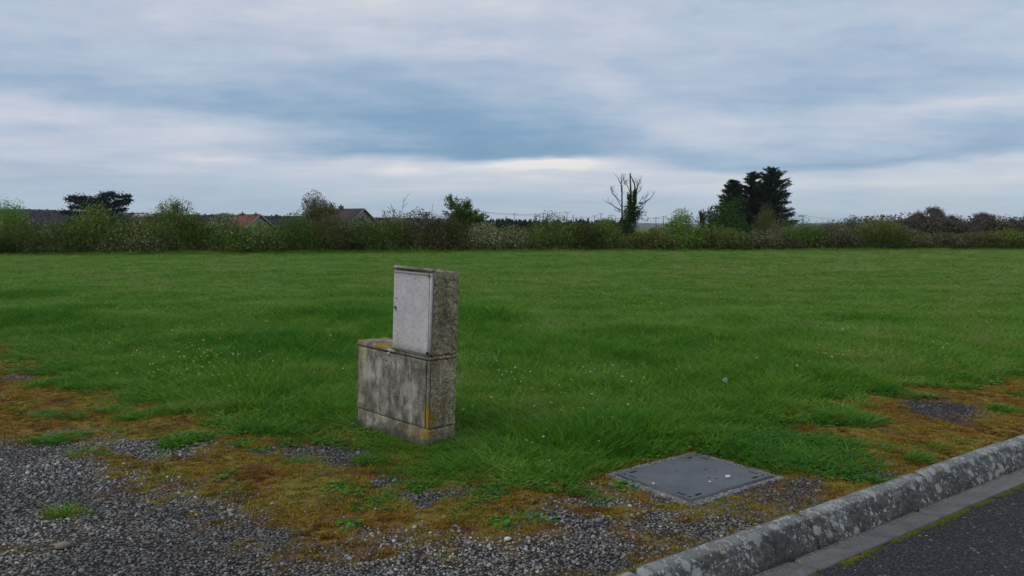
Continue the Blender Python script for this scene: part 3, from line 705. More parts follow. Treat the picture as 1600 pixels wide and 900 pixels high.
# asphalt grit standing proud of the road
qs = rng.uniform(1.5, 8.5, 30000); qt = rng.uniform(K_GUT + .01, 0, 30000); xy = qs[:, None] * KU + qt[:, None] * KN
k = (xy[:, 1] > 2.6) & (np.abs(xy[:, 0]) < .7 * xy[:, 1] + .3); xy = xy[k]; n = len(xy); qt = qt[k]
r_ = rng.lognormal(-5.3, .3, n).clip(.003, .010)
o = scatter('road_grit', np.column_stack([xy, ROAD_Z + .012 * np.minimum(1, (qt - K_GUT) / .8) + r_ * .05]), np.stack([0 * r_, 0 * r_, rng.uniform(0, 6.28, n)], 1), np.stack([r_, r_, r_ * .8], 1), rng.integers(0, 8, n), (.03 + np.abs(rng.normal(0, .09, n)) + (rng.random(n) > .992) * .6).clip(0, 1), src, M_peb)
tag(o, 'small chippings bedded in the asphalt road', 'grit', kind='stuff')
# moss cushions
def blades(n, Rr, h, wd, lean, curl, rg, seg=3, hv=.35):
    V = []; Q = []; T = []
    for b_ in range(n):
        rr = Rr * math.sqrt(rg.random()); an = rg.uniform(0, 6.283); bx, by = rr * math.cos(an), rr * math.sin(an)
        hh = h * rg.uniform(1 - hv, 1 + hv); la = an + rg.normal(0, .9); ld = np.array((math.cos(la), math.sin(la), 0)); ln_ = abs(rg.normal(lean, lean * .5))
        side = np.array((-ld[1], ld[0], 0)); sa = rg.uniform(0, 6.283); side = np.array((math.cos(sa), math.sin(sa), 0)) * .8 + side * .5
        side /= np.linalg.norm(side); base = len(V)
        for s_ in range(seg + 1):
            f = s_ / seg; p = np.array((bx, by, 0)) + ld * hh * (ln_ * f + curl * f * f) + np.array((0, 0, hh * (f - .35 * curl * f * f)))
            w_ = wd * (1 - f ** 1.6) if s_ < seg else 0
            if s_ < seg: V += [p - side * w_ / 2, p + side * w_ / 2]
            else: V.append(p)
        for s_ in range(seg - 1): Q.append((base + 2 * s_, base + 2 * s_ + 1, base + 2 * s_ + 3, base + 2 * s_ + 2))
        T.append((base + 2 * seg - 2, base + 2 * seg - 1, base + 2 * seg))
    return np.array(V), [np.array(Q), np.array(T)]
rg = np.random.default_rng(5)
def bl(name, m_, *a, **k):
    V, Fs = blades(*a, rg, **k); return nmesh(name, V, Fs, [m_])
msrc = [bl('moss_source', M_moss, 26, .022, .009, .0045, .5, .4, seg=2) for k in range(5)]
x, y = sow(150000, 2.75, 12, .72, .5); g, v, ln, z = place(x, y)
k = (rng.random(len(x)) < (1 - v) * np.clip(1.1 - y / 16, .2, 1)) & (g < .8) & ~in_man(x, y, .055) & ~in_cab(x, y) & (v < .8)
x, y, z = x[k], y[k], z[k]; n = len(x); s_ = rng.uniform(.7, 1.5, n)
tone = .50 + (fbm(x * 2.6, y * 2.6, 21) - .5) * 1.2 + (fbm(x * 9, y * 9, 11) - .5) * .8 + rng.normal(0, .07, n) + g[k] * .25
o = scatter('moss', np.stack([x, y, z - .001], 1), np.stack([0 * x, 0 * x, rng.uniform(0, 6.28, n)], 1), np.stack([s_, s_, s_ * rng.uniform(.6, 1.5, n)], 1), rng.integers(0, 5, n), tone.clip(0, 1), msrc, M_moss)
tag(o, 'orange and brown moss spreading between gravel and grass', 'moss', kind='stuff'); print('moss', n)
# moss along the gutter edge and kerb back
xs_ = []; 
for k in range(9000):
    s_ = rng.uniform(2.2, 9); tq = K_GUT + .012 + abs(rng.normal(0, .010)) * (.3 + 1.6 * fbm(s_ * 7.5, 3.))
    if rng.random() > 3.0 * (fbm(s_ * 9.3, 5.2) - .38): continue
    xs_.append((*K(s_, tq), ROAD_Z + .001))
for k in range(9000):
    s_ = rng.uniform(1.8, 9.5); tq = K_BACK - .010 + rng.normal(0, .006)
    if rng.random() > 3 * (fbm(s_ * 5.9, 1.2) - .36): continue
    xs_.append((*K(s_, tq), -.010))
P = np.array(xs_); n = len(P); s_ = rng.uniform(.3, .6, n); tone = .62 + .35 * (P[:, 2] < -.05) + (fbm(P[:, 0] * 5, P[:, 1] * 5, 2) - .5) * 1.3
o = scatter('kerb_moss', P, np.stack([0 * s_, 0 * s_, rng.uniform(0, 6.28, n)], 1), np.stack([s_, s_, s_], 1), rng.integers(0, 5, n), tone.clip(0, 1), msrc, M_moss)
tag(o, 'thin line of yellowish moss along the kerb and the road edge', 'moss', kind='stuff')

# grass
def leafy(n, Rr, size, rg, h=.05):
    """clover and other broad-leaved weeds: small round leaves on short stalks"""
    V = []; Fq = []; Tq = []
    for k in range(n):
        an = rg.uniform(0, 6.28); rr = Rr * math.sqrt(rg.random()); c = np.array((rr * math.cos(an), rr * math.sin(an), h * rg.uniform(.4, 1.2)))
        nn = np.array((rg.normal() * .45, rg.normal() * .45, 1)); nn /= np.linalg.norm(nn); a = np.cross(nn, (math.cos(an), math.sin(an), 0)); a /= np.linalg.norm(a); b_ = np.cross(nn, a)
        s_ = size * rg.uniform(.6, 1.3); base = len(V)
        for q_ in range(6): V.append(c + s_ * (a * math.cos(q_ * 1.047) * .7 + b_ * math.sin(q_ * 1.047)))
        Fq.append((base, base + 1, base + 2, base + 3)); Fq.append((base, base + 3, base + 4, base + 5))
    return np.array(V), [np.array(Fq)]
gs = [bl('grass_source', M_grass, 40, .075, .110, .0056, .26, .30, hv=.6) for k in range(4)]
gs += [bl('grass_source', M_grass, 26, .07, .17, .0056, .34, .55, hv=.6) for k in range(2)]
gs.append(nmesh('grass_source', *leafy(34, .08, .014, rg), [M_grass]))
V, Fs = blades(14, .02, .11, .016, 1.1, .6, rg, seg=3); gs.append(nmesh('grass_source', V, Fs, [M_grass]))
X_, Y_ = [], []
for (a, b_, dens) in ((3.5, 6.5, 700), (6.5, 9, 560), (9, 13, 360), (13, 18, 210), (18, 26, 120), (26, 36, 75), (36, 50, 50)):
    area = (b_ - a) * 2 * (.78 * b_ + 1.2); x, y = sow(int(area * dens), a, b_, .78, 1.2); X_.append(x); Y_.append(y)
x = np.concatenate(X_); y = np.concatenate(Y_); g, v, ln, z = place(x, y)
cov = np.clip(g * 1.25, 0, 1); near = y < 13
stray = (fbm(x * 4.5, y * 4.5, 15) > .70) & (g < .3) & (v < .5) & (rng.random(len(x)) < .35)
k = ((rng.random(len(x)) < cov) & (g > .12) | stray) & ~in_man(x, y, .085) & ~in_cab(x, y, .005)
tt = x * KN[0] + y * KN[1]; k &= tt < K_BACK - .03
hl = 43.6 + .12 * x; k &= y < hl + .8
x, y, z, g = x[k], y[k], z[k], g[k]; n = len(x); lu = lush(x, y)
# grass is short where it gives way to moss, in front of the cabinet and round the cover
def edge_dist(x, y):
    r = np.zeros(x.shape)
    for q in range(8):
        an = q * .785
        for rad in (.2, .45, .8): r += inpoly(x + rad * math.cos(an), y + rad * math.sin(an), P_grass)
    return r / 24
ed = edge_dist(x, y)
ht = (.26 + .36 * ed ** 1.5) * (.45 + 1.1 * fbm(x * 1.1, y * 1.1, 33)) + lu * .6
ht = np.where(in_cab(x, y, .35), ht * .55, ht)
ht = np.where(y > 13, ht * (.85 - .25 * np.clip((y - 13) / 10, 0, 1)), ht)
ht = np.where(y > 43.6 + .12 * x - 1.2, ht * rng.uniform(1.0, 3.2, n), ht)
wd = np.interp(y, (5, 10, 16, 25, 45), (1, 1.15, 1.6, 2.3, 3.4))
pk = rng.integers(0, 4, n); rr = rng.random(n)
pk = np.where((rr < .16) & (ed > .6), rng.integers(4, 6, n), pk); weed = (fbm(x * 2.3, y * 2.3, 50) > .50)
pk = np.where(weed & (rr > .60) & (y < 12), 6, pk); pk = np.where((rr > .99) & (y < 12), 7, pk)
tone = .42 + (fbm(x * .55, y * .55, 61) - .5) * .40 + (fbm(x * 2.7, y * 2.7, 19) - .5) * .50 + rng.normal(0, .10, n) + (rng.random(n) > .985) * .45 - lu * .30 + .17 * np.clip((y - 9) / 12, 0, 1) + .04 * (1 - ed) + .22 * (fbm(x * 1.7, y * 3.1, 71) > .60) * (y > 6) + .08 * np.clip(x / 14, 0, 1)
tone = np.where(pk >= 6, tone - .05, tone) - .16 * (ed < .35)
s_ = rng.uniform(.8, 1.25, n)
o = scatter('meadow_grass', np.stack([x, y, z - .004], 1), np.stack([rng.normal(0, .08, n), rng.normal(0, .08, n), rng.uniform(0, 6.28, n)], 1), np.stack([wd * s_, wd * s_, ht * s_ * np.interp(y, (6, 40), (1, 1.15))], 1), pk, tone.clip(0, 1), gs, M_grass)
tag(o, 'green meadow grass running back to the hedge', 'grass', kind='stuff'); print('grass', n)

# flowers
def m_petal(c, name):
    return flat(name, c, .7, .1, 40)
M_yel = m_petal((.62, .46, .03), 'yellow_petal'); M_wht = m_petal((.66, .66, .62), 'white_petal'); M_puff = m_petal((.50, .50, .46), 'seed_down'); M_stalk = flat('stalk', (.05, .10, .025), .8)
def flower_mesh(name, petal, k=7, r_=.012, h=.14):
    q = MB(); an = np.linspace(0, 2 * math.pi, k + 1)[:-1]
    q.tube([(0, 0, 0), (.006, .004, h * .5), (0, 0, h)], .0012, 3)
    nf = sum(len(f) for k_ in q.F for f in q.F[k_])
    for a in an:
        d_ = np.array((math.cos(a), math.sin(a), 0)); e_ = np.array((-d_[1], d_[0], 0)); c = np.array((0, 0, h))
        q.add([c, c + d_ * r_ * .6 - e_ * r_ * .36 + (0, 0, .003), c + d_ * r_ + (0, 0, .005), c + d_ * r_ * .6 + e_ * r_ * .36 + (0, 0, .003)], [[(0, 1, 2, 3)]])
    ks = sorted(q.F); mi = []
    for k_ in ks:
        for f in q.F[k_]: mi += [(1 if (k_ == 4 and len(f) == 1) else 0)] * len(f)
    return nmesh(name, np.concatenate(q.V), [np.concatenate(q.F[k_]) for k_ in ks], [M_stalk, petal], midx=mi)
fy = [flower_mesh('yellow_flower_source', M_yel, 5, .012, h) for h in (.11, .15)]; fw = [flower_mesh('white_flower_source', M_wht, 8, .012, h) for h in (.09, .13)]
def flowers(name, label, clusters, srcs, nrand, mat_, sc_=1.0):
    X_, Y_ = [], []
    for px, py, rx, ry, nn in clusters:
        qx = rng.normal(px, rx * .6, nn); qy = rng.normal(py, ry * .6, nn)
        for a, b_ in zip(qx, qy): p = W(a, max(b_, 400)); X_.append(p[0]); Y_.append(p[1])
    x_, y_ = sow(nrand, 5, 28, .75, .5); pr = (fbm(x_ * .8, y_ * .8, 90) > .5) & (rng.random(len(x_)) < np.clip(9 / y_, 0, 1)); x_ = np.concatenate([X_, x_[pr]]); y_ = np.concatenate([Y_, y_[pr]])
    g, v, ln, z = place(x_, y_); k = (g > .6) & ~in_cab(x_, y_, .03) & ~in_man(x_, y_, .03); x_, y_, z = x_[k], y_[k], z[k]; n = len(x_)
    s_ = rng.uniform(.7, 1.2, n) * np.interp(y_, (5, 20), (.75, 1.2)) * sc_
    hh = (.75 + .70 * edge_dist(x_, y_)) * rng.uniform(.8, 1.15, n)
    o = scatter(name, np.stack([x_, y_, z], 1), np.stack([rng.normal(0, .3, n), rng.normal(0, .3, n), rng.uniform(0, 6.28, n)], 1), np.stack([s_, s_, hh], 1), rng.integers(0, 2, n), 0 * x_, srcs, mat_)
    tag(o, label, 'wild flowers', kind='stuff')
flowers('yellow_flowers', 'tiny yellow buttercups dotted through the near grass', [(1300, 575, 26, 5, 20), (385, 525, 14, 4, 8), (415, 522, 10, 2, 3), (335, 580, 14, 5, 12), (215, 566, 8, 4, 5), (280, 608, 70, 9, 22), (745, 574, 10, 3, 5), (165, 561, 6, 3, 3), (727, 645, 8, 4, 3), (725, 678, 2, 1, 1), (865, 660, 5, 3, 3), (903, 685, 3, 2, 2), (1495, 565, 60, 8, 9), (1360, 560, 70, 10, 6), (930, 725, 4, 1, 1), (985, 668, 3, 2, 2), (300, 590, 120, 30, 60), (900, 640, 200, 40, 30), (1350, 580, 120, 25, 30)], fy, 1600, M_yel, 1.05)
flowers('white_flowers', 'tiny white daisies dotted through the meadow', [(800, 614, 26, 4, 9), (770, 588, 6, 3, 3), (960, 605, 14, 3, 8), (920, 605, 14, 3, 4), (400, 583, 40, 6, 12), (240, 505, 18, 4, 6), (345, 480, 8, 3, 4), (240, 430, 60, 6, 8), (1340, 560, 60, 7, 8), (730, 585, 60, 12, 8), (1400, 515, 180, 25, 16), (1020, 470, 120, 10, 14), (820, 720, 110, 18, 8), (260, 555, 60, 10, 14), (640, 470, 500, 30, 40)], fw, 2200, M_wht, .8)
def clock(px, py, label):
    c_ = W(px, py); o = thing('dandelion_clock', label, 'dandelion', (c_[0], c_[1] - .0, 0), group='dandelion clocks in the grass')
    hh = .17; q = MB(); q.tube([(0, 0, 0), (.01, 0, hh * .6), (0, 0, hh)], .0022, 5); q.build('stalk', M_stalk, o)
    q = MB(); n = 160; d_ = rng.normal(size=(n, 3)); d_ /= np.linalg.norm(d_, axis=1)[:, None]
    q.leaves(np.array((0, 0, hh)) + d_ * .017, .012, (1, 1, 1)); q.build('seed_head', M_puff, o)
clock(1316, 535, 'round white dandelion clock farther back in the right half of the meadow'); clock(1132, 624, 'white dandelion clock in the grass above the inspection cover')

# ---------------------------------------------------------------- trees, bushes
def m_leaf(t, b):
    c = t.attr('Col'); ri = t.node('ShaderNodeNewGeometry').outputs['Random Per Island']
    c = t.mix(1, c, t.ramp(ri, [(0, .82), (1, 1.18)]), 'MULTIPLY')
    t.put(b.inputs['Base Color'], c); b.inputs['Roughness'].default_value = .7; b.inputs['Specular IOR Level'].default_value = .2
    out = t.n['Material Output']; tb = t.node('ShaderNodeBsdfTranslucent', {'Color': c})
    mx = t.node('ShaderNodeMixShader', {0: .2, 1: b.outputs[0], 2: tb.outputs[0]}); t.l.new(mx.outputs[0], out.inputs[0])
M_leaf = mat('leaf', m_leaf)
M_bark = flat('bark', (.055, .045, .036), .9, .4, 6)
M_bark_pale = flat('pale_bark', (.13, .12, .11), .9, .3, 6)
PAL = dict(olive=(.100, .132, .020), brown=(.092, .070, .024), fresh=(.100, .185, .022), dark=(.024, .062, .014), mid=(.062, .138, .018), pale=(.18, .22, .07), blossom=(.42, .42, .32), grey=(.120, .105, .072), yellow=(.17, .19, .035), needle=(.026, .042, .024), ivy=(.022, .055, .014), bluegreen=(.020, .038, .030))
MIX = {
 'brown': dict(olive=.35, brown=.45, mid=.15, grey=.05), 'olive': dict(olive=.6, brown=.12, mid=.25, yellow=.05), 'green': dict(mid=.5, fresh=.25, olive=.25),
 'fresh': dict(fresh=.75, mid=.2, yellow=.05), 'pale': dict(olive=.45, pale=.25, mid=.2, brown=.1), 'blossom': dict(olive=.4, brown=.22, blossom=.14, pale=.16, grey=.12),
 'dark': dict(dark=.7, mid=.3), 'grey': dict(grey=.4, brown=.4, pale=.05, olive=.15), 'rust': dict(brown=.55, grey=.2, olive=.25), 'yellow_': dict(yellow=.4, olive=.35, pale=.25)}
def pick(kind, n, rg):
    mx = MIX[kind]; ks = list(mx); i = rg.choice(len(ks), n, p=np.array([mx[k_] for k_ in ks]) / sum(mx.values()))
    return np.array([PAL[k_] for k_ in ks])[i]
def bush(px, wpx, ytop, kind, label, D=None, ybase=None, shoots=14, nleaf=6800, name='hedge_bush', group='bushes of the hedge', lob=9, leaf=.088, depth=1.0, top_kind=None, cat='bush'):
    rg = np.random.default_rng(abs(int(px * 7 + ytop)) + 1); Xc = (px - 800) / F * 46
    D = D if D else 44.2 + .12 * Xc
    p = AT(px, ytop, D); bx = p[0]; w_ = wpx / F * D; gz = float(land(np.array([bx]), np.array([D]))[0]); h = p[2] - gz
    o = thing(name, label, cat, (bx, D, gz), group=group)
    dd = min(w_ * .5, 1.6) * depth
    # lumpy crown: lobes side by side and one above another
    cx_ = rg.uniform(-.5, .5, lob) * w_ * .72; cz_ = rg.uniform(.22, .70, lob) * h; cy_ = rg.uniform(-.4, .4, lob) * dd
    cr = rg.uniform(.26, .42, lob); cr_x = cr * w_ * .95; cr_z = np.minimum(cr * h * 1.15, np.minimum(cz_ + .05, (h * rg.uniform(.86, 1.0, lob) - cz_)))
    tf = (1 - .50 * (np.abs(cx_) / (w_ * .5)) ** 1.6) * rg.uniform(.84, 1.0, lob); tf[0] = 1; cx_[0] = rg.normal() * w_ * .06
    cr_z = np.minimum(cr * h * 1.1, tf * h * .5) * .92; cz_ = tf * h - cr_z; cz_[lob // 2 + 1:] *= rg.uniform(.55, .95, lob - lob // 2 - 1)
    cr_x = np.minimum(cr_x, w_ * .30)
    L = rg.integers(0, lob, nleaf); dv = rg.normal(size=(nleaf, 3)); dv /= np.linalg.norm(dv, axis=1)[:, None]
    rad = rg.random(nleaf) ** .42
    rad *= 1 + .22 * (fbm(dv[:, 0] * 3 + L * 5, dv[:, 1] * 3, dv[:, 2] * 3 + L, 3) - .5) * 2
    P = np.stack([cx_[L] + dv[:, 0] * rad * cr_x[L], cy_[L] + dv[:, 1] * rad * dd * .62, cz_[L] + dv[:, 2] * rad * cr_z[L]], 1)
    # skirt down to the grass
    ns = nleaf // 4; ps = np.stack([rg.uniform(-.52, .52, ns) * w_, rg.normal(0, .35, ns) * dd, rg.random(ns) ** 1.2 * h * .42], 1)
    P = np.concatenate([P, ps]); P = P[P[:, 2] > 0.0]
    P[:, 2] *= h * .985 / np.percentile(P[:, 2], 98.2); n = len(P); fz = np.clip(P[:, 2] / h, 0, 1); C = pick(kind, n, rg)
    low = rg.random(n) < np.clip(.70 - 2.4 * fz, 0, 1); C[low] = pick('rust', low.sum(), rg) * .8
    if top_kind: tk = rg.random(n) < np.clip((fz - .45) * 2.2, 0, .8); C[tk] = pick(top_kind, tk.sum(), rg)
    clump = (rg.uniform(.75, 1.5) if kind != 'dark' else .95) * (.5 + 1.2 * fbm(P[:, 0] * 2.3 + px, P[:, 1] * 2.3, P[:, 2] * 2.6, 3))[:, None]
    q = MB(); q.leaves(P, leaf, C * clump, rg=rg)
    st = MB()
    for k in range(16):
        e = P[rg.integers(0, n)]; b0 = np.array((e[0] * .3 + rg.normal() * .12, e[1] * .2, 0)); m_ = (b0 + e) / 2 + rg.normal(size=3) * .08; st.tube([b0, m_, e], [.022, .013, .005], 4)
    # bare tips and leafy shoots that break the outline
    for k in range(shoots):
        l_ = rg.integers(0, lob); a = np.array((cx_[l_] + rg.normal() * cr_x[l_] * .4, cy_[l_], cz_[l_] + cr_z[l_] * .6)); ln_ = rg.uniform(.2, .55) * min(1, h / 2.2)
        dr_ = np.array((rg.normal() * .45, rg.normal() * .3, 1)); e = a + dr_ / np.linalg.norm(dr_) * ln_; st.tube([a, (a + e) / 2 + rg.normal(size=3) * .03, e], [.012, .009, .005], 3)
        m_ = 26; f = rg.random(m_)[:, None] ** .8; q.leaves(a + (e - a) * f + rg.normal(size=(m_, 3)) * .035, leaf * .8, pick(top_kind or kind, m_, rg) * 1.05, rg=rg)
    # fine twiggery through the whole bush
    nt = 320; a = P[rg.integers(0, n, nt)]; q2 = a + rg.normal(size=(nt, 3)) * (.16, .12, .2) + (0, 0, .08)
    sd_ = np.cross(q2 - a, rg.normal(size=(nt, 3))); sd_ /= np.linalg.norm(sd_, axis=1)[:, None] + 1e-9
    V = np.stack([a - sd_ * .006, a + sd_ * .006, q2 + sd_ * .003, q2 - sd_ * .003], 1).reshape(-1, 3); st.add(V, [np.arange(4 * nt).reshape(nt, 4)])
    q.build('crown', M_leaf, o, color=True); tag(st.build('stems', M_bark, o), kind='stuff')
    return o

BUSHES = [
 (-60, 130, 346, 'brown', 'low brown hedge bush running out at the left edge of the frame', {}),
 (28, 100, 347, 'olive', 'olive brown hedge bush in front of the round green tree at far left', {}),
 (92, 90, 348, 'pale', 'low pale-tipped hedge bush just left of the dark cedar', {}),
 (152, 74, 324, 'olive', 'tall light green bush growing before the dark spreading cedar', dict(top_kind='pale', shoots=30)),
 (212, 80, 344, 'blossom', 'bush with whitish upright sprays between the cedar and the tall creamy bush', dict(shoots=40, top_kind='pale')),
 (266, 76, 317, 'olive', 'tall creamy-topped hedge bush with grey twigs at its head', dict(top_kind='pale', shoots=34)),
 (306, 66, 340, 'olive', 'greenish hedge bush left of the bright green blossoming bush', {}),
 (348, 96, 339, 'green', 'bright green bush with scattered white sprays below the red roof', dict(top_kind='blossom', shoots=60)),
 (415, 80, 351, 'pale', 'hedge bush with white flecks just right of the red roof', {}),
 (466, 76, 341, 'green', 'rounded green bush in front of the budding brown tree', {}),
 (520, 70, 343, 'brown', 'brown hedge bush below the left end of the dark roof', {}),
 (563, 76, 342, 'pale', 'grey-green bush below the gable of the dark-roofed house', {}),
 (612, 80, 339, 'olive', 'dull green bush under the thin bare sapling', {}),
 (656, 76, 334, 'grey', 'twiggy grey-brown bush between the bare sapling and the shaggy green tree', dict(shoots=34)),
 (700, 64, 341, 'brown', 'dark brown bush at the left foot of the shaggy green tree', {}),
 (752, 70, 352, 'blossom', 'bush with cream blossom at the right foot of the shaggy green tree', {}),
 (800, 66, 358, 'blossom', 'low bush with white blossom in front of the dark plantation', dict(shoots=24)),
 (858, 88, 339, 'olive', 'tall rounded olive bush in front of the dark plantation', dict(shoots=26)),
 (912, 64, 352, 'brown', 'russet hedge bush between the tall olive bush and the ivy-clad tree', {}),
 (950, 56, 346, 'olive', 'yellowish green bush touching the ivy-clad tree on its left', {}),
 (1000, 56, 366, 'brown', 'low dark bush at the right foot of the ivy-clad tree', {}),
 (1032, 50, 360, 'brown', 'low russet bush in front of the distant blue hill', {}),
 (1068, 62, 334, 'fresh', 'bright fresh-green rounded bush left of the small bare tree', dict(shoots=20)),
 (1100, 44, 362, 'rust', 'brown bush under the small bare tree', {}),
 (1130, 74, 356, 'olive', 'rounded olive bush in front of the dark green laurel', {}),
 (1180, 76, 364, 'blossom', 'pale brown blossoming bush at the foot of the tall conifers', {}),
 (1222, 56, 366, 'grey', 'straw-coloured twiggy bush below the right side of the conifers', {}),
 (1253, 62, 348, 'fresh', 'bright green bush just right of the tall conifers', {}),
 (1300, 72, 352, 'grey', 'pale brown twiggy bush between the bright green bush and the large round bush', {}),
 (1322, 50, 368, 'blossom', 'low white-flecked bush at the left foot of the large round bush', {}),
 (1372, 96, 346, 'olive', 'large round yellow-green bush with pale wisps at its top', dict(top_kind='yellow_', shoots=22, nleaf=8500)),
 (1428, 60, 362, 'grey', 'brownish bush with pale tips right of the large round bush', dict(D=47.0)),
 (1478, 70, 366, 'grey', 'low grey-brown bush in front of the bare woodland edge', dict(D=47.0)),
 (1528, 70, 364, 'rust', 'rusty brown bush before the bare trees at right', dict(D=47.0)),
 (1580, 66, 362, 'olive', 'dull green bush with a few bright leaves at the right edge of the frame', dict(D=47.0)),
 (1650, 110, 360, 'brown', 'brown hedge bush running out past the right edge of the frame', dict(D=47.0)),
]
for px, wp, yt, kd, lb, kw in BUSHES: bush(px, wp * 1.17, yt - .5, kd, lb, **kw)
# leafy bank behind the front row, so that no daylight shows under it
q = MB(); n = 26000; bx = rng.uniform(-33, 36, n); by = 45.6 + .12 * bx + rng.normal(0, .5, n)
top = .8 + .4 * fbm(bx * .5, 2.0 + 0 * bx); bz = rng.random(n) * top
cc = np.where((rng.random(n) < .6)[:, None], PAL['brown'], PAL['olive']) * (.6 + .6 * rng.random(n))[:, None]
q.leaves(np.stack([bx, by, bz], 1), .11, cc); o = q.build('hedge_undergrowth', M_leaf, color=True)
tag(o, 'tangled brown undergrowth filling the bottom of the hedge', 'undergrowth', kind='stuff')

def grow(start, d0, length, rad, depth, rg, out, spread=.6, upb=.25, nch=(2, 4), seg=4, wob=.12, taper=.62, shrink=(.55, .8)):
    pts = [np.array(start, float)]; d_ = np.array(d0, float); d_ /= np.linalg.norm(d_)
    for k in range(seg):
        d_ = d_ + rg.normal(size=3) * wob + (0, 0, upb * .12); d_ /= np.linalg.norm(d_); pts.append(pts[-1] + d_ * length / seg)
    out.append((np.array(pts), np.linspace(rad, rad * taper, seg + 1), depth))
    if depth <= 0: return
    for c in range(rg.integers(*nch) if depth > 0 else 0):
        f = rg.uniform(.45, 1); i_ = min(seg, int(f * seg)); b_ = pts[i_]
        nd = d_ + rg.normal(size=3) * spread; nd[2] += upb
        grow(b_, nd, length * rg.uniform(*shrink), rad * taper * .75, depth - 1, rg, out, spread, upb, nch, seg, wob, taper, shrink)
    nd = d_ + rg.normal(size=3) * spread * .4; grow(pts[-1], nd, length * rg.uniform(.6, .8), rad * taper, depth - 1, rg, out, spread, upb, nch, seg, wob, taper, shrink)
def broadleaf(px, ytop, D, label, kind=None, seed=1, spread=.6, upb=.25, depth=4, name='tree', cat='tree', leaf=.1, nl=10, rad=.12, wpx=None, trunk=.3, bark=M_bark, group=None, jit=.12, nch=(2, 4), zb=None):
    rg = np.random.default_rng(seed); p = AT(px, ytop, D); gz = float(land(np.array([p[0]]), np.array([float(D)]))[0]) if zb is None else zb; h = p[2] - gz
    segs = []; grow((0, 0, 0), (rg.normal() * .06, 0, 1), h * trunk, rad, depth, rg, segs, spread, upb, nch)
    allp = np.concatenate([s_[0] for s_ in segs]); kz = h / allp[:, 2].max(); kx = kz
    if wpx: kx = (wpx / F * D) / (np.ptp(allp[:, 0]) + 1e-6)
    cxm = (allp[:, 0].max() + allp[:, 0].min()) / 2 if wpx else 0
    o = thing(name, label, cat, (p[0], D, gz), group=group)
    tb = MB(); tips = []
    for P, r_, dp in segs:
        Q = P * (kx, kx, kz); Q[:, 0] -= cxm * kx * np.clip(Q[:, 2] / h * 1.5, 0, 1); tb.tube(Q, np.maximum(r_, .012 * D / 46), 5 if dp > 1 else 3)
        if dp <= 2: tips.append(Q[1:])
    tb.build('trunk', bark, o)
    if kind and nl == 1:        # bare crown: a haze of fine twigs
        T = np.repeat(np.concatenate(tips), 2, 0); T = T + rg.normal(size=T.shape) * jit; q = MB()
        q.leaves(T, .46, np.array((.125, .098, .092)) * (.7 + .6 * rg.random((len(T), 1))), aspect=.075, up=np.array((0, 0, .45)), rg=rg); q.build('crown', M_leaf, o, color=True)
    elif kind and nl:
        T = np.concatenate(tips); T = np.repeat(T, nl, 0); T = T + rg.normal(size=T.shape) * jit; c_ = pick(kind, len(T), rg) * (.7 + .6 * fbm(T[:, 0] * 1.5, T[:, 1] * 1.5, T[:, 2] * 1.5, 3))[:, None]
        q = MB(); q.leaves(T, leaf, c_, rg=rg); q.build('crown', M_leaf, o, color=True)
    return o
broadleaf(728, 303, 48.5, 'shaggy bright green tree with wild arching shoots in the hedge', 'fresh', 12, .62, .30, 5, leaf=.085, nl=4, rad=.06, wpx=70, trunk=.30, jit=.05)
bush(728, 62, 326, 'fresh', 'dense green shrub at the foot of the shaggy tree', D=49, shoots=26)
broadleaf(622, 303, 60, 'thin leafless sapling with forked pale branches above the hedge', None, 22, .42, .5, 3, rad=.045, wpx=38, trunk=.5, bark=M_bark_pale, nch=(1, 3))
broadleaf(672, 318, 75, 'faint spindly bare tree between the sapling and the shaggy green tree', None, 27, .2, .8, 2, rad=.03, wpx=9, trunk=.6, bark=M_bark_pale, nch=(1, 2))
bush(497, 74, 309, 'rust', 'budding brown-grey tree with a fuzzy domed crown left of the dark-roofed house', D=60, name='tree', group=None, cat='tree', nleaf=13000, shoots=90, leaf=.10, depth=1.3, top_kind='rust')
broadleaf(265, 317, 52, 'twiggy pale tree top rising over the tall creamy hedge bush', 'grey', 35, .6, .4, 4, leaf=.06, nl=3, rad=.05, wpx=50, trunk=.3, jit=.08)
bush(10, 62, 318, 'fresh', 'round light green tree behind the hedge at the far left', D=62, name='tree', group=None, cat='tree', nleaf=7000, shoots=10, leaf=.12, depth=1.6)
broadleaf(1102, 321, 62, 'small dark leafless tree between the bright bush and the conifers', None, 44, .55, .4, 5, rad=.09, wpx=40, trunk=.34)
bush(1138, 66, 318, 'dark', 'dark green rounded laurel tree in front of the conifers', D=66, name='laurel_tree', group=None, cat='tree', nleaf=9000, shoots=4, leaf=.14, depth=1.8)
# bare woodland edge at the right
for k, (px, yt, wp, dep) in enumerate([(1405, 343, 50, 4), (1440, 331, 60, 5), (1474, 323, 56, 5), (1500, 343, 54, 4), (1545, 334, 54, 5), (1583, 347, 56, 4), (1625, 340, 60, 4), (1425, 340, 50, 4), (1525, 346, 50, 4)]):
    lab = ['leafless grey tree at the left end of the bare woodland', 'broad leafless tree, left of the two tallest in the bare woodland', 'tallest leafless tree with a twiggy domed crown in the bare woodland', 'lower bare tree just right of the tallest leafless one',
           'budding twiggy tree with a domed top near the right of the bare woodland', 'low reddish bare tree close to the right edge of the frame', 'bare tree running out past the right edge of the frame', 'slim bare tree squeezed behind the left end of the bare woodland', 'short bare tree in the dip between the two domed crowns'][k]
    broadleaf(px, yt, 78 + 4 * (k % 3), lab, 'grey' if k % 2 else 'rust', 80 + k, .50, .45, 6, leaf=.07, nl=1, rad=.11, wpx=wp * 1.15, trunk=.26, jit=.12, group='bare trees of the woodland at right')
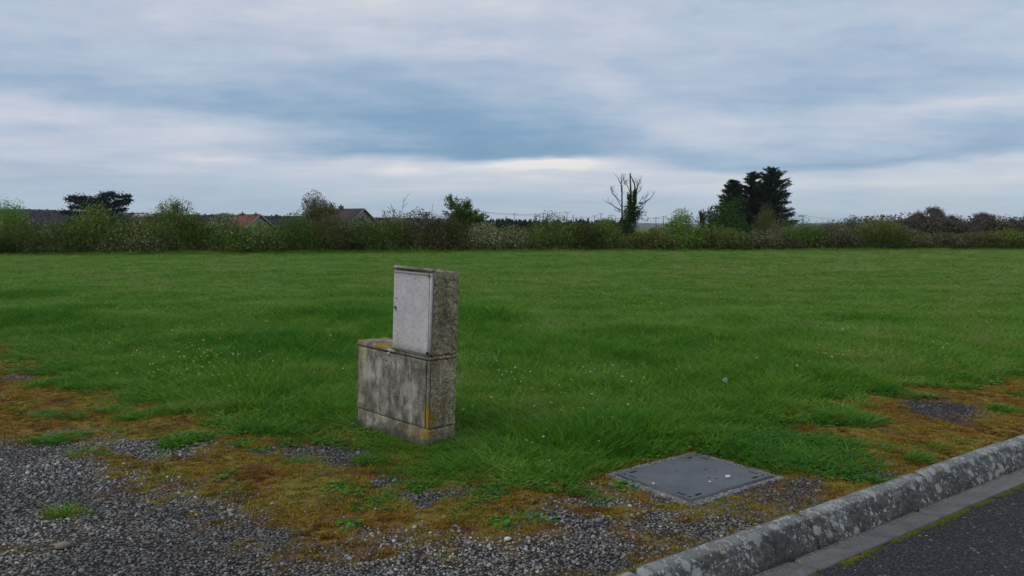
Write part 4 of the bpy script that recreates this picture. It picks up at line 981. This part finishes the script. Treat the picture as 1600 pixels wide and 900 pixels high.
q = MB(); n = 16000; bx = rng.uniform(33, 72, n); by = 80 + rng.normal(0, 3, n); bz = land(bx, by) + rng.random(n) ** .8 * (2.4 + 1.0 * fbm(bx * .25, 0 * bx + 3))
q.leaves(np.stack([bx, by, bz], 1), .22, np.where((rng.random(n) < .6)[:, None], PAL['grey'], PAL['brown']) * (.5 + .7 * rng.random(n))[:, None]); tag(q.build('woodland_scrub', M_leaf, color=True), 'tangled grey-brown scrub under the bare trees at right', 'scrub', kind='stuff')

# ivy-clad tree
def ivy_tree():
    rg = np.random.default_rng(8); D = 48.2; zs = 1 / F * D
    p = AT(985, 272, D); o = thing('ivy_clad_tree', 'bare tree with ivy wrapped round its forked trunk, tallest in the middle of the hedge', 'tree', (p[0], D, 0))
    def q_(px, py, y=0): a = AT(px, py, D); return np.array((a[0] - p[0], y, a[2]))
    tb = MB()
    limbs = [([(980, 392), (981, 365), (983, 345), (984, 325), (985, 300), (984, 272)], .15, 0), ([(983, 350), (990, 330), (992, 300), (990, 287), (985, 274)], .09, .2),
             ([(986, 340), (994, 315), (993, 300), (997, 288), (999, 284)], .07, -.2), ([(976, 360), (972, 340), (971, 305), (971, 291), (966, 278)], .07, .1), ([(971, 300), (971, 285), (971, 276)], .03, 0),
             ([(973, 330), (966, 325), (955, 319), (948, 315)], .035, .3), ([(972, 325), (963, 312), (957, 300), (954, 296)], .022, .1), ([(970, 315), (962, 308), (956, 303)], .02, .3),
             ([(990, 328), (1000, 322), (1010, 315), (1018, 309), (1022, 303)], .04, .3), ([(993, 325), (1003, 312), (1010, 308)], .02, 0), ([(996, 332), (1004, 325), (1008, 315)], .02, -.3),
             ([(992, 308), (998, 300), (1002, 296)], .018, .2), ([(994, 332), (1001, 335), (1010, 337)], .016, .2), ([(994, 338), (1004, 343), (1011, 345)], .016, -.2), ([(984, 300), (981, 290), (976, 288)], .015, 0),
             ([(993, 300), (996, 290), (1001, 285)], .02, 0), ([(973, 332), (967, 330), (962, 329)], .014, 0), ([(984, 300), (979, 285), (975, 279)], .014, 0)]
    for pts, r_, dy in limbs:
        n = len(pts); P = [q_(a, b_, dy * k / n) + rg.normal(size=3) * .03 * (k > 0) for k, (a, b_) in enumerate(pts)]
        tb.tube(P, np.linspace(r_, max(.014, r_ * .25), n), 6)
        for k in range(7):
            i_ = rg.integers(n // 2, n); a = P[i_]; e = a + np.array((rg.normal() * .17, rg.normal() * .2, rg.uniform(.10, .50))) * (.8 if py_ else .8); tb.tube([a, (a + e) / 2 + rg.normal(size=3) * .03, e], [.012, .009, .006], 3)
    tb.build('trunk', M_bark, o)
    iv = MB()
    for (ax, ay), (bx_, by_), r0, r1, nn in (((980, 390), (981, 352), .62, .50, 3000), ((981, 354), (986, 322), .44, .34, 2600), ((988, 345), (998, 328), .28, .30, 1100), ((984, 326), (982, 302), .15, .09, 500), ((988, 325), (991, 299), .20, .11, 700), ((992, 304), (993, 298), .10, .10, 160)):
        f = rg.random(nn)[:, None]; A = q_(ax, ay); B = q_(bx_, by_); dv = rg.normal(size=(nn, 3)); dv /= np.linalg.norm(dv, axis=1)[:, None]
        r_ = (r0 + (r1 - r0) * f) * rg.random((nn, 1)) ** .4 * (.7 + .7 * fbm(dv[:, 0] * 2 + 9, dv[:, 1] * 2, f[:, 0] * 5, 3))[:, None]
        P = A + (B - A) * f + dv * r_; iv.leaves(A + (P - A) * 1.0 + dv * r_ * (.22, .1, .1), .085, np.where(rg.random((nn, 1)) < .3, PAL['mid'], PAL['ivy']) * (.7 + .6 * rg.random((nn, 1))), rg=rg)
    iv.build('ivy', M_leaf, o, color=True)
    # a bird on the right-hand limb
    b0 = q_(1002, 319); me = pebble_mesh('perched_bird', 4, 1.0, .7, .75, 2, [flat('black_feather', (.015, .015, .018), .6)])
    q = MB(); V = np.array([v_.co[:] for v_ in me.vertices]) * (.13, .07, .08); Fb = np.array([list(pl.vertices) for pl in me.polygons]); q.add(V, [Fb])
    V2 = V * (.45, .6, .6) + (.12, 0, .07); q.add(V2, [Fb]); q.add([(.17, -.01, .07), (.17, .01, .07), (.22, 0, .06)], [[(0, 1, 2)]]); q.add([(-.10, -.03, .01), (-.10, .03, .01), (-.26, .02, -.05), (-.26, -.02, -.05)], [[(0, 1, 2, 3)]])
    b_ = q.build('perched_bird', me.materials[0]); b_.location = (p[0] + b0[0], D + .2, b0[2] + .06); tag(b_, 'small dark bird perched on the right limb of the ivy-clad tree', 'bird')
py_ = True
ivy_tree()

# conifers
def conifer(px, ytop, D, wpx, label, seed, shape=.85, name='conifer_tree', col='needle', gap=.0, low=.12, droop=-.05):
    rg = np.random.default_rng(seed); p = AT(px, ytop, D); gz = float(land(np.array([p[0]]), np.array([float(D)]))[0]); h = p[2] - gz; Rm = wpx / F * D / 2
    o = thing(name, label, 'tree', (p[0], D, gz), group='tall dark conifers behind the hedge')
    tb = MB(); tb.tube([(0, 0, 0), (.1, 0, h * .4), (-.08, 0, h * .75), (0, 0, h * .99)], [.34, .25, .13, .04], 7); q = MB()
    nb = 195
    for k in range(nb):
        f = low + (1 - low) * (k + rg.random()) / nb; an = rg.uniform(0, 6.283)
        prof = (1 - f) ** shape * (1 if f > .25 else .6 + 1.6 * f); L = Rm * prof * rg.uniform(.62, 1.12) + .35
        d_ = np.array((math.cos(an), math.sin(an), 0)); up = rg.uniform(droop, .55) * (.4 + f)
        P = np.array([np.array((0, 0, f * h)) + d_ * L * s_ + np.array((0, 0, up * L * s_ ** 1.6)) for s_ in (0, .35, .7, 1)])
        tb.tube(P, [.06, .045, .03, .015], 3)
        nn = int(50 + 75 * L); s_ = rg.random(nn) ** .6; c = np.array([np.interp(s_, (0, .35, .7, 1), P[:, i_]) for i_ in range(3)]).T
        wdt = .10 + .30 * s_ * (1.15 - s_) * L / 1.6
        c = c + rg.normal(size=(nn, 3)) * np.stack([wdt, wdt, wdt * .45], 1)
        dirn = d_ * .8 + np.array((0, 0, .55)); 
        cl = np.array(PAL[col]) * (.7 + .7 * rg.random((nn, 1))) * rg.uniform(.8, 1.3)
        q.leaves(c, .27, cl, aspect=.36, up=dirn * 1.3, rg=rg)
    tb.build('trunk', M_bark, o); q.build('crown', M_leaf, o, color=True); return o
conifer(1206, 266, 120, 84, 'tallest dark conifer, right-hand one of the group with gaps in its crown', 3, .48)
conifer(1176, 271, 122, 74, 'dark conifer with a pointed top in the middle of the group', 4, .62)
conifer(1146, 283, 118, 72, 'lower dark conifer at the left of the group behind the laurel', 6, .60)
conifer(1190, 296, 124, 62, 'broad dark conifer half hidden behind the gap of the two tallest', 9, .5)
bush(1196, 40, 326, 'brown', 'dark brown leafless thicket tree in front of the tall conifers', D=100, name='thicket_tree', group=None, cat='tree', nleaf=6500, shoots=20, leaf=.13, depth=1.5)
bush(1222, 46, 345, 'grey', 'greyish bush between the hedge and the conifers on their right side', D=90, name='field_bush', group=None, nleaf=3500, leaf=.13)

def cedar(px, ytop, D, wpx, label, seed):
    rg = np.random.default_rng(seed); p = AT(px, ytop, D); gz = float(land(np.array([p[0]]), np.array([float(D)]))[0]); h = p[2] - gz
    o = thing('cedar_tree', label, 'tree', (p[0], D, gz)); tb = MB(); q = MB(); k_ = D / F
    tb.tube([(-.3, 0, 0), (-.1, 0, h * .45), (.2, 0, h * .75), (.9, 0, h * .95)], [.5, .38, .24, .08], 7)
    # sweeping tiers (dx px from the trunk foot, height y px, ...)
    tiers = [((0, 326), (-22, 318), (-37, 311)), ((0, 322), (-18, 312), (-36, 309)), ((2, 330), (-16, 325), (-34, 324)), ((2, 316), (14, 307), (33, 305)), ((0, 314), (8, 306), (26, 302)), ((4, 325), (18, 315), (36, 311)), ((4, 328), (20, 322), (38, 316)),
             ((2, 334), (20, 330), (36, 326)), ((0, 312), (-6, 311), (-12, 310)), ((0, 340), (-20, 334), (-30, 332)), ((0, 342), (20, 340), (33, 340)), ((0, 330), (0, 322), (4, 314)), ((0, 342), (-8, 330), (-6, 320)), ((0, 342), (10, 332), (14, 320)), ((0, 350), (-24, 344), (-36, 342)), ((0, 350), (24, 346), (34, 344)), ((0, 336), (-10, 330), (-20, 320)), ((0, 336), (8, 318), (20, 311))]
    for t_ in tiers:
        for rep in range(1):
            yy = rg.normal() * 1.2; P = np.array([(dx * k_, yy * j, AT(px, y_, D)[2] - gz) for j, (dx, y_) in enumerate(t_)])
            tb.tube(P, [.14, .09, .03], 4); nn = 980; s_ = rg.random(nn) ** .75 * 2; c = np.array([np.interp(s_, (0, 1, 2), P[:, i_]) for i_ in range(3)]).T
            c = c + rg.normal(size=(nn, 3)) * (.28, .6, .19) * (1 + .5 * np.sin(s_ * 9)[:, None]); q.leaves(c, .30, np.array(PAL['bluegreen']) * (.7 + .6 * rg.random((nn, 1))), aspect=.45, up=np.array((math.copysign(.8, t_[2][0] - t_[0][0]), 0, .25)), rg=rg)
    tb.build('trunk', M_bark, o); q.build('crown', M_leaf, o, color=True)
cedar(153, 303, 120, 74, 'dark blue-green cedar with flat spreading tiers at the left behind the hedge', 5)
cedar_small = bush(1333, 30, 341, 'dark', 'small dark conifer peeping over the hedge right of the bright green bush', D=110, name='small_conifer', group=None, cat='tree', nleaf=2500, leaf=.16, shoots=10)
bush(112, 60, 340, 'dark', 'dark shrub mass under the left side of the cedar', D=100, name='field_bush', group=None, nleaf=4500, leaf=.16)
bush(196, 56, 338, 'dark', 'dark shrub mass under the right side of the cedar', D=100, name='field_bush', group=None, nleaf=4500, leaf=.16)
# plantation of young dark conifers behind the hedge, too thick to count
q = MB(); Ps = []; Cs = []
for k in range(260):
    px = rng.uniform(748, 985); D = rng.uniform(95, 135); yt = 346 + rng.normal() * 2.2 - (3 if 770 < px < 800 else 0); p = AT(px, yt, D); gz = -1.4; h = p[2] - gz
    m_ = 170; f = rng.random(m_) ** .9; an = rng.uniform(0, 6.28, m_); rr = (1 - f) * 1.15 * rng.random(m_) ** .5 + .05
    Ps.append(np.stack([p[0] + rr * np.cos(an), D + rr * np.sin(an), gz + f * h], 1)); Cs.append(np.tile(np.array((.020, .045, .022)) * rng.uniform(.7, 1.5), (m_, 1)))
q.leaves(np.concatenate(Ps), .28, np.concatenate(Cs), aspect=.5, up=np.array((0, 0, .8))); tag(q.build('conifer_plantation', M_leaf, color=True), 'dense dark green plantation of young conifers seen over the middle of the hedge', 'plantation', kind='stuff')

# ---------------------------------------------------------------- houses
def m_tile(c1, c2):
    def f(t, b):
        p = t.node('ShaderNodeTexCoord').outputs['Object']; n = t.noise(p, 1.2, 5); v_ = t.sep(t.vor(p, 3.2, out='Color'))[0]
        wv = t.m('SINE', t.m('MULTIPLY', t.sep(p)[2], 40)); c = t.mix(n, c1, c2); c = t.mix(.35, c, t.ramp(v_, [(0, .6), (1, 1.4)]), 'MULTIPLY')
        t.put(b.inputs['Base Color'], c); b.inputs['Roughness'].default_value = .85; t.put(b.inputs['Normal'], t.bump(wv, .4, .03))
    return f
M_rbrown = mat('brown_tiles', m_tile((.040, .026, .026), (.075, .052, .050))); M_rred = mat('red_tiles', m_tile((.16, .045, .028), (.26, .085, .05)))
M_cream = flat('cream_render', (.33, .30, .27), .9, .15, 1.5); M_brick = flat('chimney_brick', (.10, .05, .04), .9, .3, 3); M_glass = flat('window_glass', (.02, .025, .03), .15, .2, 1); M_trim = flat('white_trim', (.34, .34, .33), .6, .05, 2)
def house(ridge_l, ridge_r, gable_c, D, roofm, name, label, chim, yaw, wd=7.5, eave_drop=2.0):
    """long gabled house; ridge from px ridge_l to ridge_r, gable facing to the right and towards us"""
    a = AT(*ridge_l, D); b_ = AT(*ridge_r, D); L = b_[0] - a[0]; gz = float(land(np.array([a[0]]), np.array([float(D)]))[0])
    hr = b_[2] - gz; o = thing(name, label, 'house', (b_[0], D, gz), rz=yaw)
    L = L / math.cos(yaw); he = hr - eave_drop; W2 = wd / 2
    q = MB(); V = [(-L, -W2, 0), (0, -W2, 0), (0, W2, 0), (-L, W2, 0), (-L, -W2, he), (0, -W2, he), (0, W2, he), (-L, W2, he), (-L, 0, hr - .12), (0, 0, hr - .12)]
    q.add(V, [[(0, 1, 5, 4), (2, 3, 7, 6)], [(1, 2, 6, 9, 5), (3, 0, 4, 8, 7)]]); q.build('wall', M_cream, o)
    ov = .5; q = MB(); sl_ = eave_drop / W2
    for s_ in (-1, 1):
        y1 = s_ * (W2 + ov); z1 = he - ov * sl_; th_ = .16
        V = [(-L - ov, 0, hr), (ov, 0, hr), (ov, y1, z1), (-L - ov, y1, z1), (-L - ov, 0, hr + th_), (ov, 0, hr + th_), (ov, y1, z1 + th_), (-L - ov, y1, z1 + th_)]
        q.add(V, [[(0, 1, 2, 3), (7, 6, 5, 4), (0, 4, 5, 1), (1, 5, 6, 2), (2, 6, 7, 3), (3, 7, 4, 0)]])
    rf = q.build('roof', roofm, o)
    for cx_, cw, ch in chim:
        q = MB(); q.box((cx_, -.35, hr - .6), (cx_ + cw, .35, hr + ch), bev=.02); q.box((cx_ - .06, -.41, hr + ch + .001), (cx_ + cw + .06, .41, hr + ch + .12), bev=.02); q.tube([(cx_ + cw / 2, 0, hr + ch + .12), (cx_ + cw / 2, 0, hr + ch + .45)], .13, 8); q.build('chimney', M_brick, rf)
    for s_ in (-1, 1):
        q = MB(); y1 = s_ * (W2 + ov); z1 = he - ov * sl_
        V = [(ov + .005, 0, hr - .06), (ov + .005, 0, hr + .17), (ov + .005, y1, z1 + .17), (ov + .005, y1, z1 - .04), (ov + .06, 0, hr - .06), (ov + .06, 0, hr + .17), (ov + .06, y1, z1 + .17), (ov + .06, y1, z1 - .04)]
        q.add(V, [[(0, 1, 2, 3), (7, 6, 5, 4), (0, 4, 5, 1), (1, 5, 6, 2), (2, 6, 7, 3), (3, 7, 4, 0)]]); q.build('barge_board', M_trim, rf)
    an = np.linspace(0, math.pi, 9); wz = hr - 1.75
    for r_, x_, m_, nm in ((.62, .03, M_trim, 'window'), (.5, .05, M_glass, 'pane')):
        q = MB(); Yv = np.concatenate([r_ * np.cos(an), [-r_, r_]]); Zv = np.concatenate([wz + r_ * np.sin(an), [wz - .8 * r_ - .2, wz - .8 * r_ - .2]]); n_ = len(Yv)
        V = [(0.0, a_, b2) for a_, b2 in zip(Yv, Zv)] + [(x_, a_, b2) for a_, b2 in zip(Yv, Zv)]
        q.add(V, [[tuple(range(n_, 2 * n_))], [(i_, (i_ + 1) % n_, n_ + (i_ + 1) % n_, n_ + i_) for i_ in range(n_)]]); w_ = q.build(nm, m_, o if nm == 'window' else w_)
    return o
house((505, 327), (566, 327), None, 150, M_rbrown, 'house', 'low house with a dark brown roof and cream gable behind the hedge', [(-5.0, .7, .5), (-7.0, .5, .8)], R(-22), 8.6, 2.3)
house((366, 336), (404, 336), None, 150, M_rred, 'house', 'low house with a red tiled roof and small chimney behind the hedge', [(-4.4, .7, .2), (-.9, .5, .1)], R(-27), 8.2, 2.6)
q = MB(); p = AT(198, 334, 330); q.box((p[0], 330, -1.6), (p[0] + 11, 338, p[2] - 1.0), bev=.05); 
bo = thing('barn', 'long low pale-roofed building far off right of the cedar', 'barn', (p[0] + 5, 334, -1.5)); hb = p[2] + 1.5
q = MB(); q.box((-3, -3, 0), (3, 3, hb - 1.2)); q.build('wall', M_brick, bo)
q = MB(); q.add([(-3.4, -3.6, hb - 1.25), (3.4, -3.6, hb - 1.25), (3.4, 0, hb), (-3.4, 0, hb), (3.4, 3.6, hb - 1.25), (-3.4, 3.6, hb - 1.25)], [[(0, 1, 2, 3), (3, 2, 4, 5), (0, 5, 4, 1)], [(1, 4, 2), (0, 3, 5)]]); q.build('roof', flat('pale_sheet', (.34, .32, .29), .7, .1, 1), bo)
# pale wall glimpsed over the hedge at the far left
q = MB(); a = AT(-30, 347, 75); b_ = AT(48, 348, 75); q.box((a[0], 75, -1.6), (b_[0], 75.25, a[2]), bev=.03); o = q.build('garden_wall', flat('pale_render', (.42, .41, .39), .9, .1, 1)); tag(o, 'pale low garden wall glimpsed over the hedge at the far left', 'wall')

# ---------------------------------------------------------------- masts and overhead lines
M_mast = flat('grey_steel', (.17, .18, .19), .6, .2, 2, .3)
def mast(px, ytop, D, label, arms=1, r_=.10):
    p = AT(px, ytop, D); gz = -1.5; h = p[2] - gz; o = thing('overhead_line_mast', label, 'mast', (p[0], D, gz), group='masts of the overhead line')
    q = MB(); q.tube([(0, 0, 0), (0, 0, h)], [r_ * 1.3, r_ * .8], 6); q.build('pole', M_mast, o)
    for k in range(arms):
        q = MB(); zz_ = h - .35 - .8 * k; q.box((-.9, -.05, zz_), (.9, .05, zz_ + .09)); q.build('cross_arm', M_mast, o)
        for x_ in (-.8, .8): q = MB(); q.tube([(x_, 0, zz_ - .02), (x_, 0, zz_ + .32)], [.09, .05], 6); q.build('insulator', M_mast, o)
    return np.array((p[0], D, p[2]))
ML = [(601, 329, 2, 'mast with two short arms left of the bare sapling'), (752, 329, 1, 'left mast of the close pair right of the shaggy green tree'), (759, 331, 2, 'right mast of the close pair right of the shaggy green tree'), (804, 333, 1, 'thin mast above the dark plantation left of the tall olive bush'),
      (849, 333, 1, 'mast standing behind the tall olive bush'), (886, 331, 1, 'tallest mast between the olive bush and the ivy-clad tree'), (896, 335, 0, 'slim mast next to the tallest one by the olive bush'), (908, 337, 0, 'shortest slim mast over the russet bush'), (929, 336, 1, 'mast midway between the olive bush and the ivy-clad tree'),
      (939, 333, 1, 'mast left of the yellowish bush beside the ivy-clad tree'), (956, 335, 1, 'last mast before the ivy-clad tree'), (1025, 339, 1, 'mast right of the ivy-clad tree over the blue hill'), (1037, 337, 1, 'right-hand mast of the two over the blue hill'), (1077, 336, 1, 'mast rising over the bright fresh-green bush'), (1255, 336, 1, 'lone mast right of the tall conifers')]
tops = {}
for px, yt, ar, lb in ML: tops[px] = mast(px, yt, 260, lb, ar, .11)
def wire(a, b_, sag, label, r_=.035):
    f = np.linspace(0, 1, 25)[:, None]; P = a + (b_ - a) * f - np.array((0, 0, 1)) * (4 * sag * f * (1 - f)); q = MB(); q.tube(P, r_, 4); tag(q.build('overhead_wire', M_mast), label, 'wire', 'wires of the overhead line')
wire(tops[601], tops[752], 1.5, 'overhead wire from the twin-armed mast to the pair right of the shaggy tree')
wire(tops[759], tops[886], .8, 'overhead wire sloping over the plantation to the tallest mast')
wire(AT(759, 333, 260), AT(1037, 341, 260), .6, 'lower overhead wire running behind the ivy-clad tree')
wire(AT(1037, 341, 260), AT(1112, 339, 260), .2, 'overhead wire over the bright fresh-green bush')
wire(AT(1225, 335, 260), tops[1255], .1, 'overhead wire emerging from behind the tall conifers')
wire(tops[1255], AT(1405, 344, 260), 1.0, 'overhead wire from the lone mast to the bare woodland')

# ---------------------------------------------------------------- far hills
def hills(name, prof, D, depth_, matl, bump_, seed):
    px = np.linspace(prof[0][0], prof[-1][0], 500); yt = np.interp(px, [a for a, _ in prof], [b_ for _, b_ in prof])
    top = np.array([AT(a, b_, D) for a, b_ in zip(px, yt)]); rows = []
    for f, dz in ((-1, 0), (-.5, .55), (-.2, .88), (0, 1), (.4, .7), (1, 0)):
        R_ = top.copy(); R_[:, 1] += f * depth_; R_[:, 0] *= R_[:, 1] / D; zt = top[:, 2] + (fbm(px * .25, np.full_like(px, seed), 0, 3) - .5) * bump_ * 2
        R_[:, 2] = -3 + (zt + 3) * dz + (fbm(px * .4, np.full_like(px, seed + f), 3, 3) - .5) * bump_ * (dz > 0); rows.append(R_)
    V = np.concatenate(rows); n_ = len(px); i = (np.arange(len(rows) - 1)[:, None] * n_ + np.arange(n_ - 1)[None]).ravel()
    tag(link(name, nmesh(name, V, [np.stack([i, i + 1, i + n_ + 1, i + n_], 1)], [matl], smooth=True)), kind='structure')
M_hill = flat('wooded_slope', (.040, .040, .036), .95, .35, .02); M_hill2 = flat('far_slope', (.045, .055, .05), .95, .3, .004)
hills('hills', [(-900, 336), (-200, 330), (0, 326), (60, 327), (110, 329), (160, 331), (240, 334), (330, 336), (350, 333), (365, 336), (480, 338), (600, 340), (700, 342), (800, 345), (900, 350), (1000, 354)], 900, 260, M_hill, .5, 1)
hills('far_hills', [(700, 352), (900, 351), (960, 349.5), (990, 348), (1030, 349), (1080, 350), (1200, 350), (1260, 349), (1320, 347), (1400, 345), (1500, 347), (1700, 345), (2300, 348)], 3600, 900, M_hill2, 1.0, 2)
hills('near_rise', [(1180, 356), (1230, 351), (1290, 350), (1330, 348), (1400, 346), (1700, 346)], 1100, 200, M_hill, .4, 3)
# the wood that clothes the left hill
n = 30000; f = rng.random(n); px = -150 + 760 * f; yt = np.interp(px, [-200, 0, 110, 240, 480, 700], [331, 328, 330, 335, 339, 343]); D = rng.uniform(640, 900, n)
tp = CAM_H + (352 - yt) / F * D; X_ = (px - 800) / F * D; zz = -3 + (tp + 3) * (rng.random(n) ** .6) * (.80 + .34 * fbm(px * .09, D * .02, 0, 3)); q = MB()
cc = np.array((.040, .034, .034)) * (.6 + .8 * fbm(px * .05, D * .01, 3))[:, None] + np.array((0, .012, 0)) * (rng.random((n, 1)) < .2)
q.leaves(np.stack([X_, D, zz], 1), 2.0, cc, aspect=.8); tag(q.build('distant_wood', M_leaf, color=True), 'far dark purple-brown wood along the low hill at left', 'wood', kind='stuff')

# ---------------------------------------------------------------- air
hm = bpy.data.materials.new('haze'); hm.use_nodes = True; hn = hm.node_tree; hn.nodes.remove(hn.nodes['Principled BSDF'])
pv = hn.nodes.new('ShaderNodeVolumePrincipled'); pv.inputs['Color'].default_value = (.80, .88, 1, 1); pv.inputs['Density'].default_value = .00010; pv.inputs['Anisotropy'].default_value = 0
hn.links.new(pv.outputs[0], hn.nodes['Material Output'].inputs['Volume'])
q = MB(); q.box((-6500, -320, -5), (6500, 6900, 34)); o = q.build('haze', hm); tag(o, 'thin blue haze over the far country', 'haze', kind='stuff')
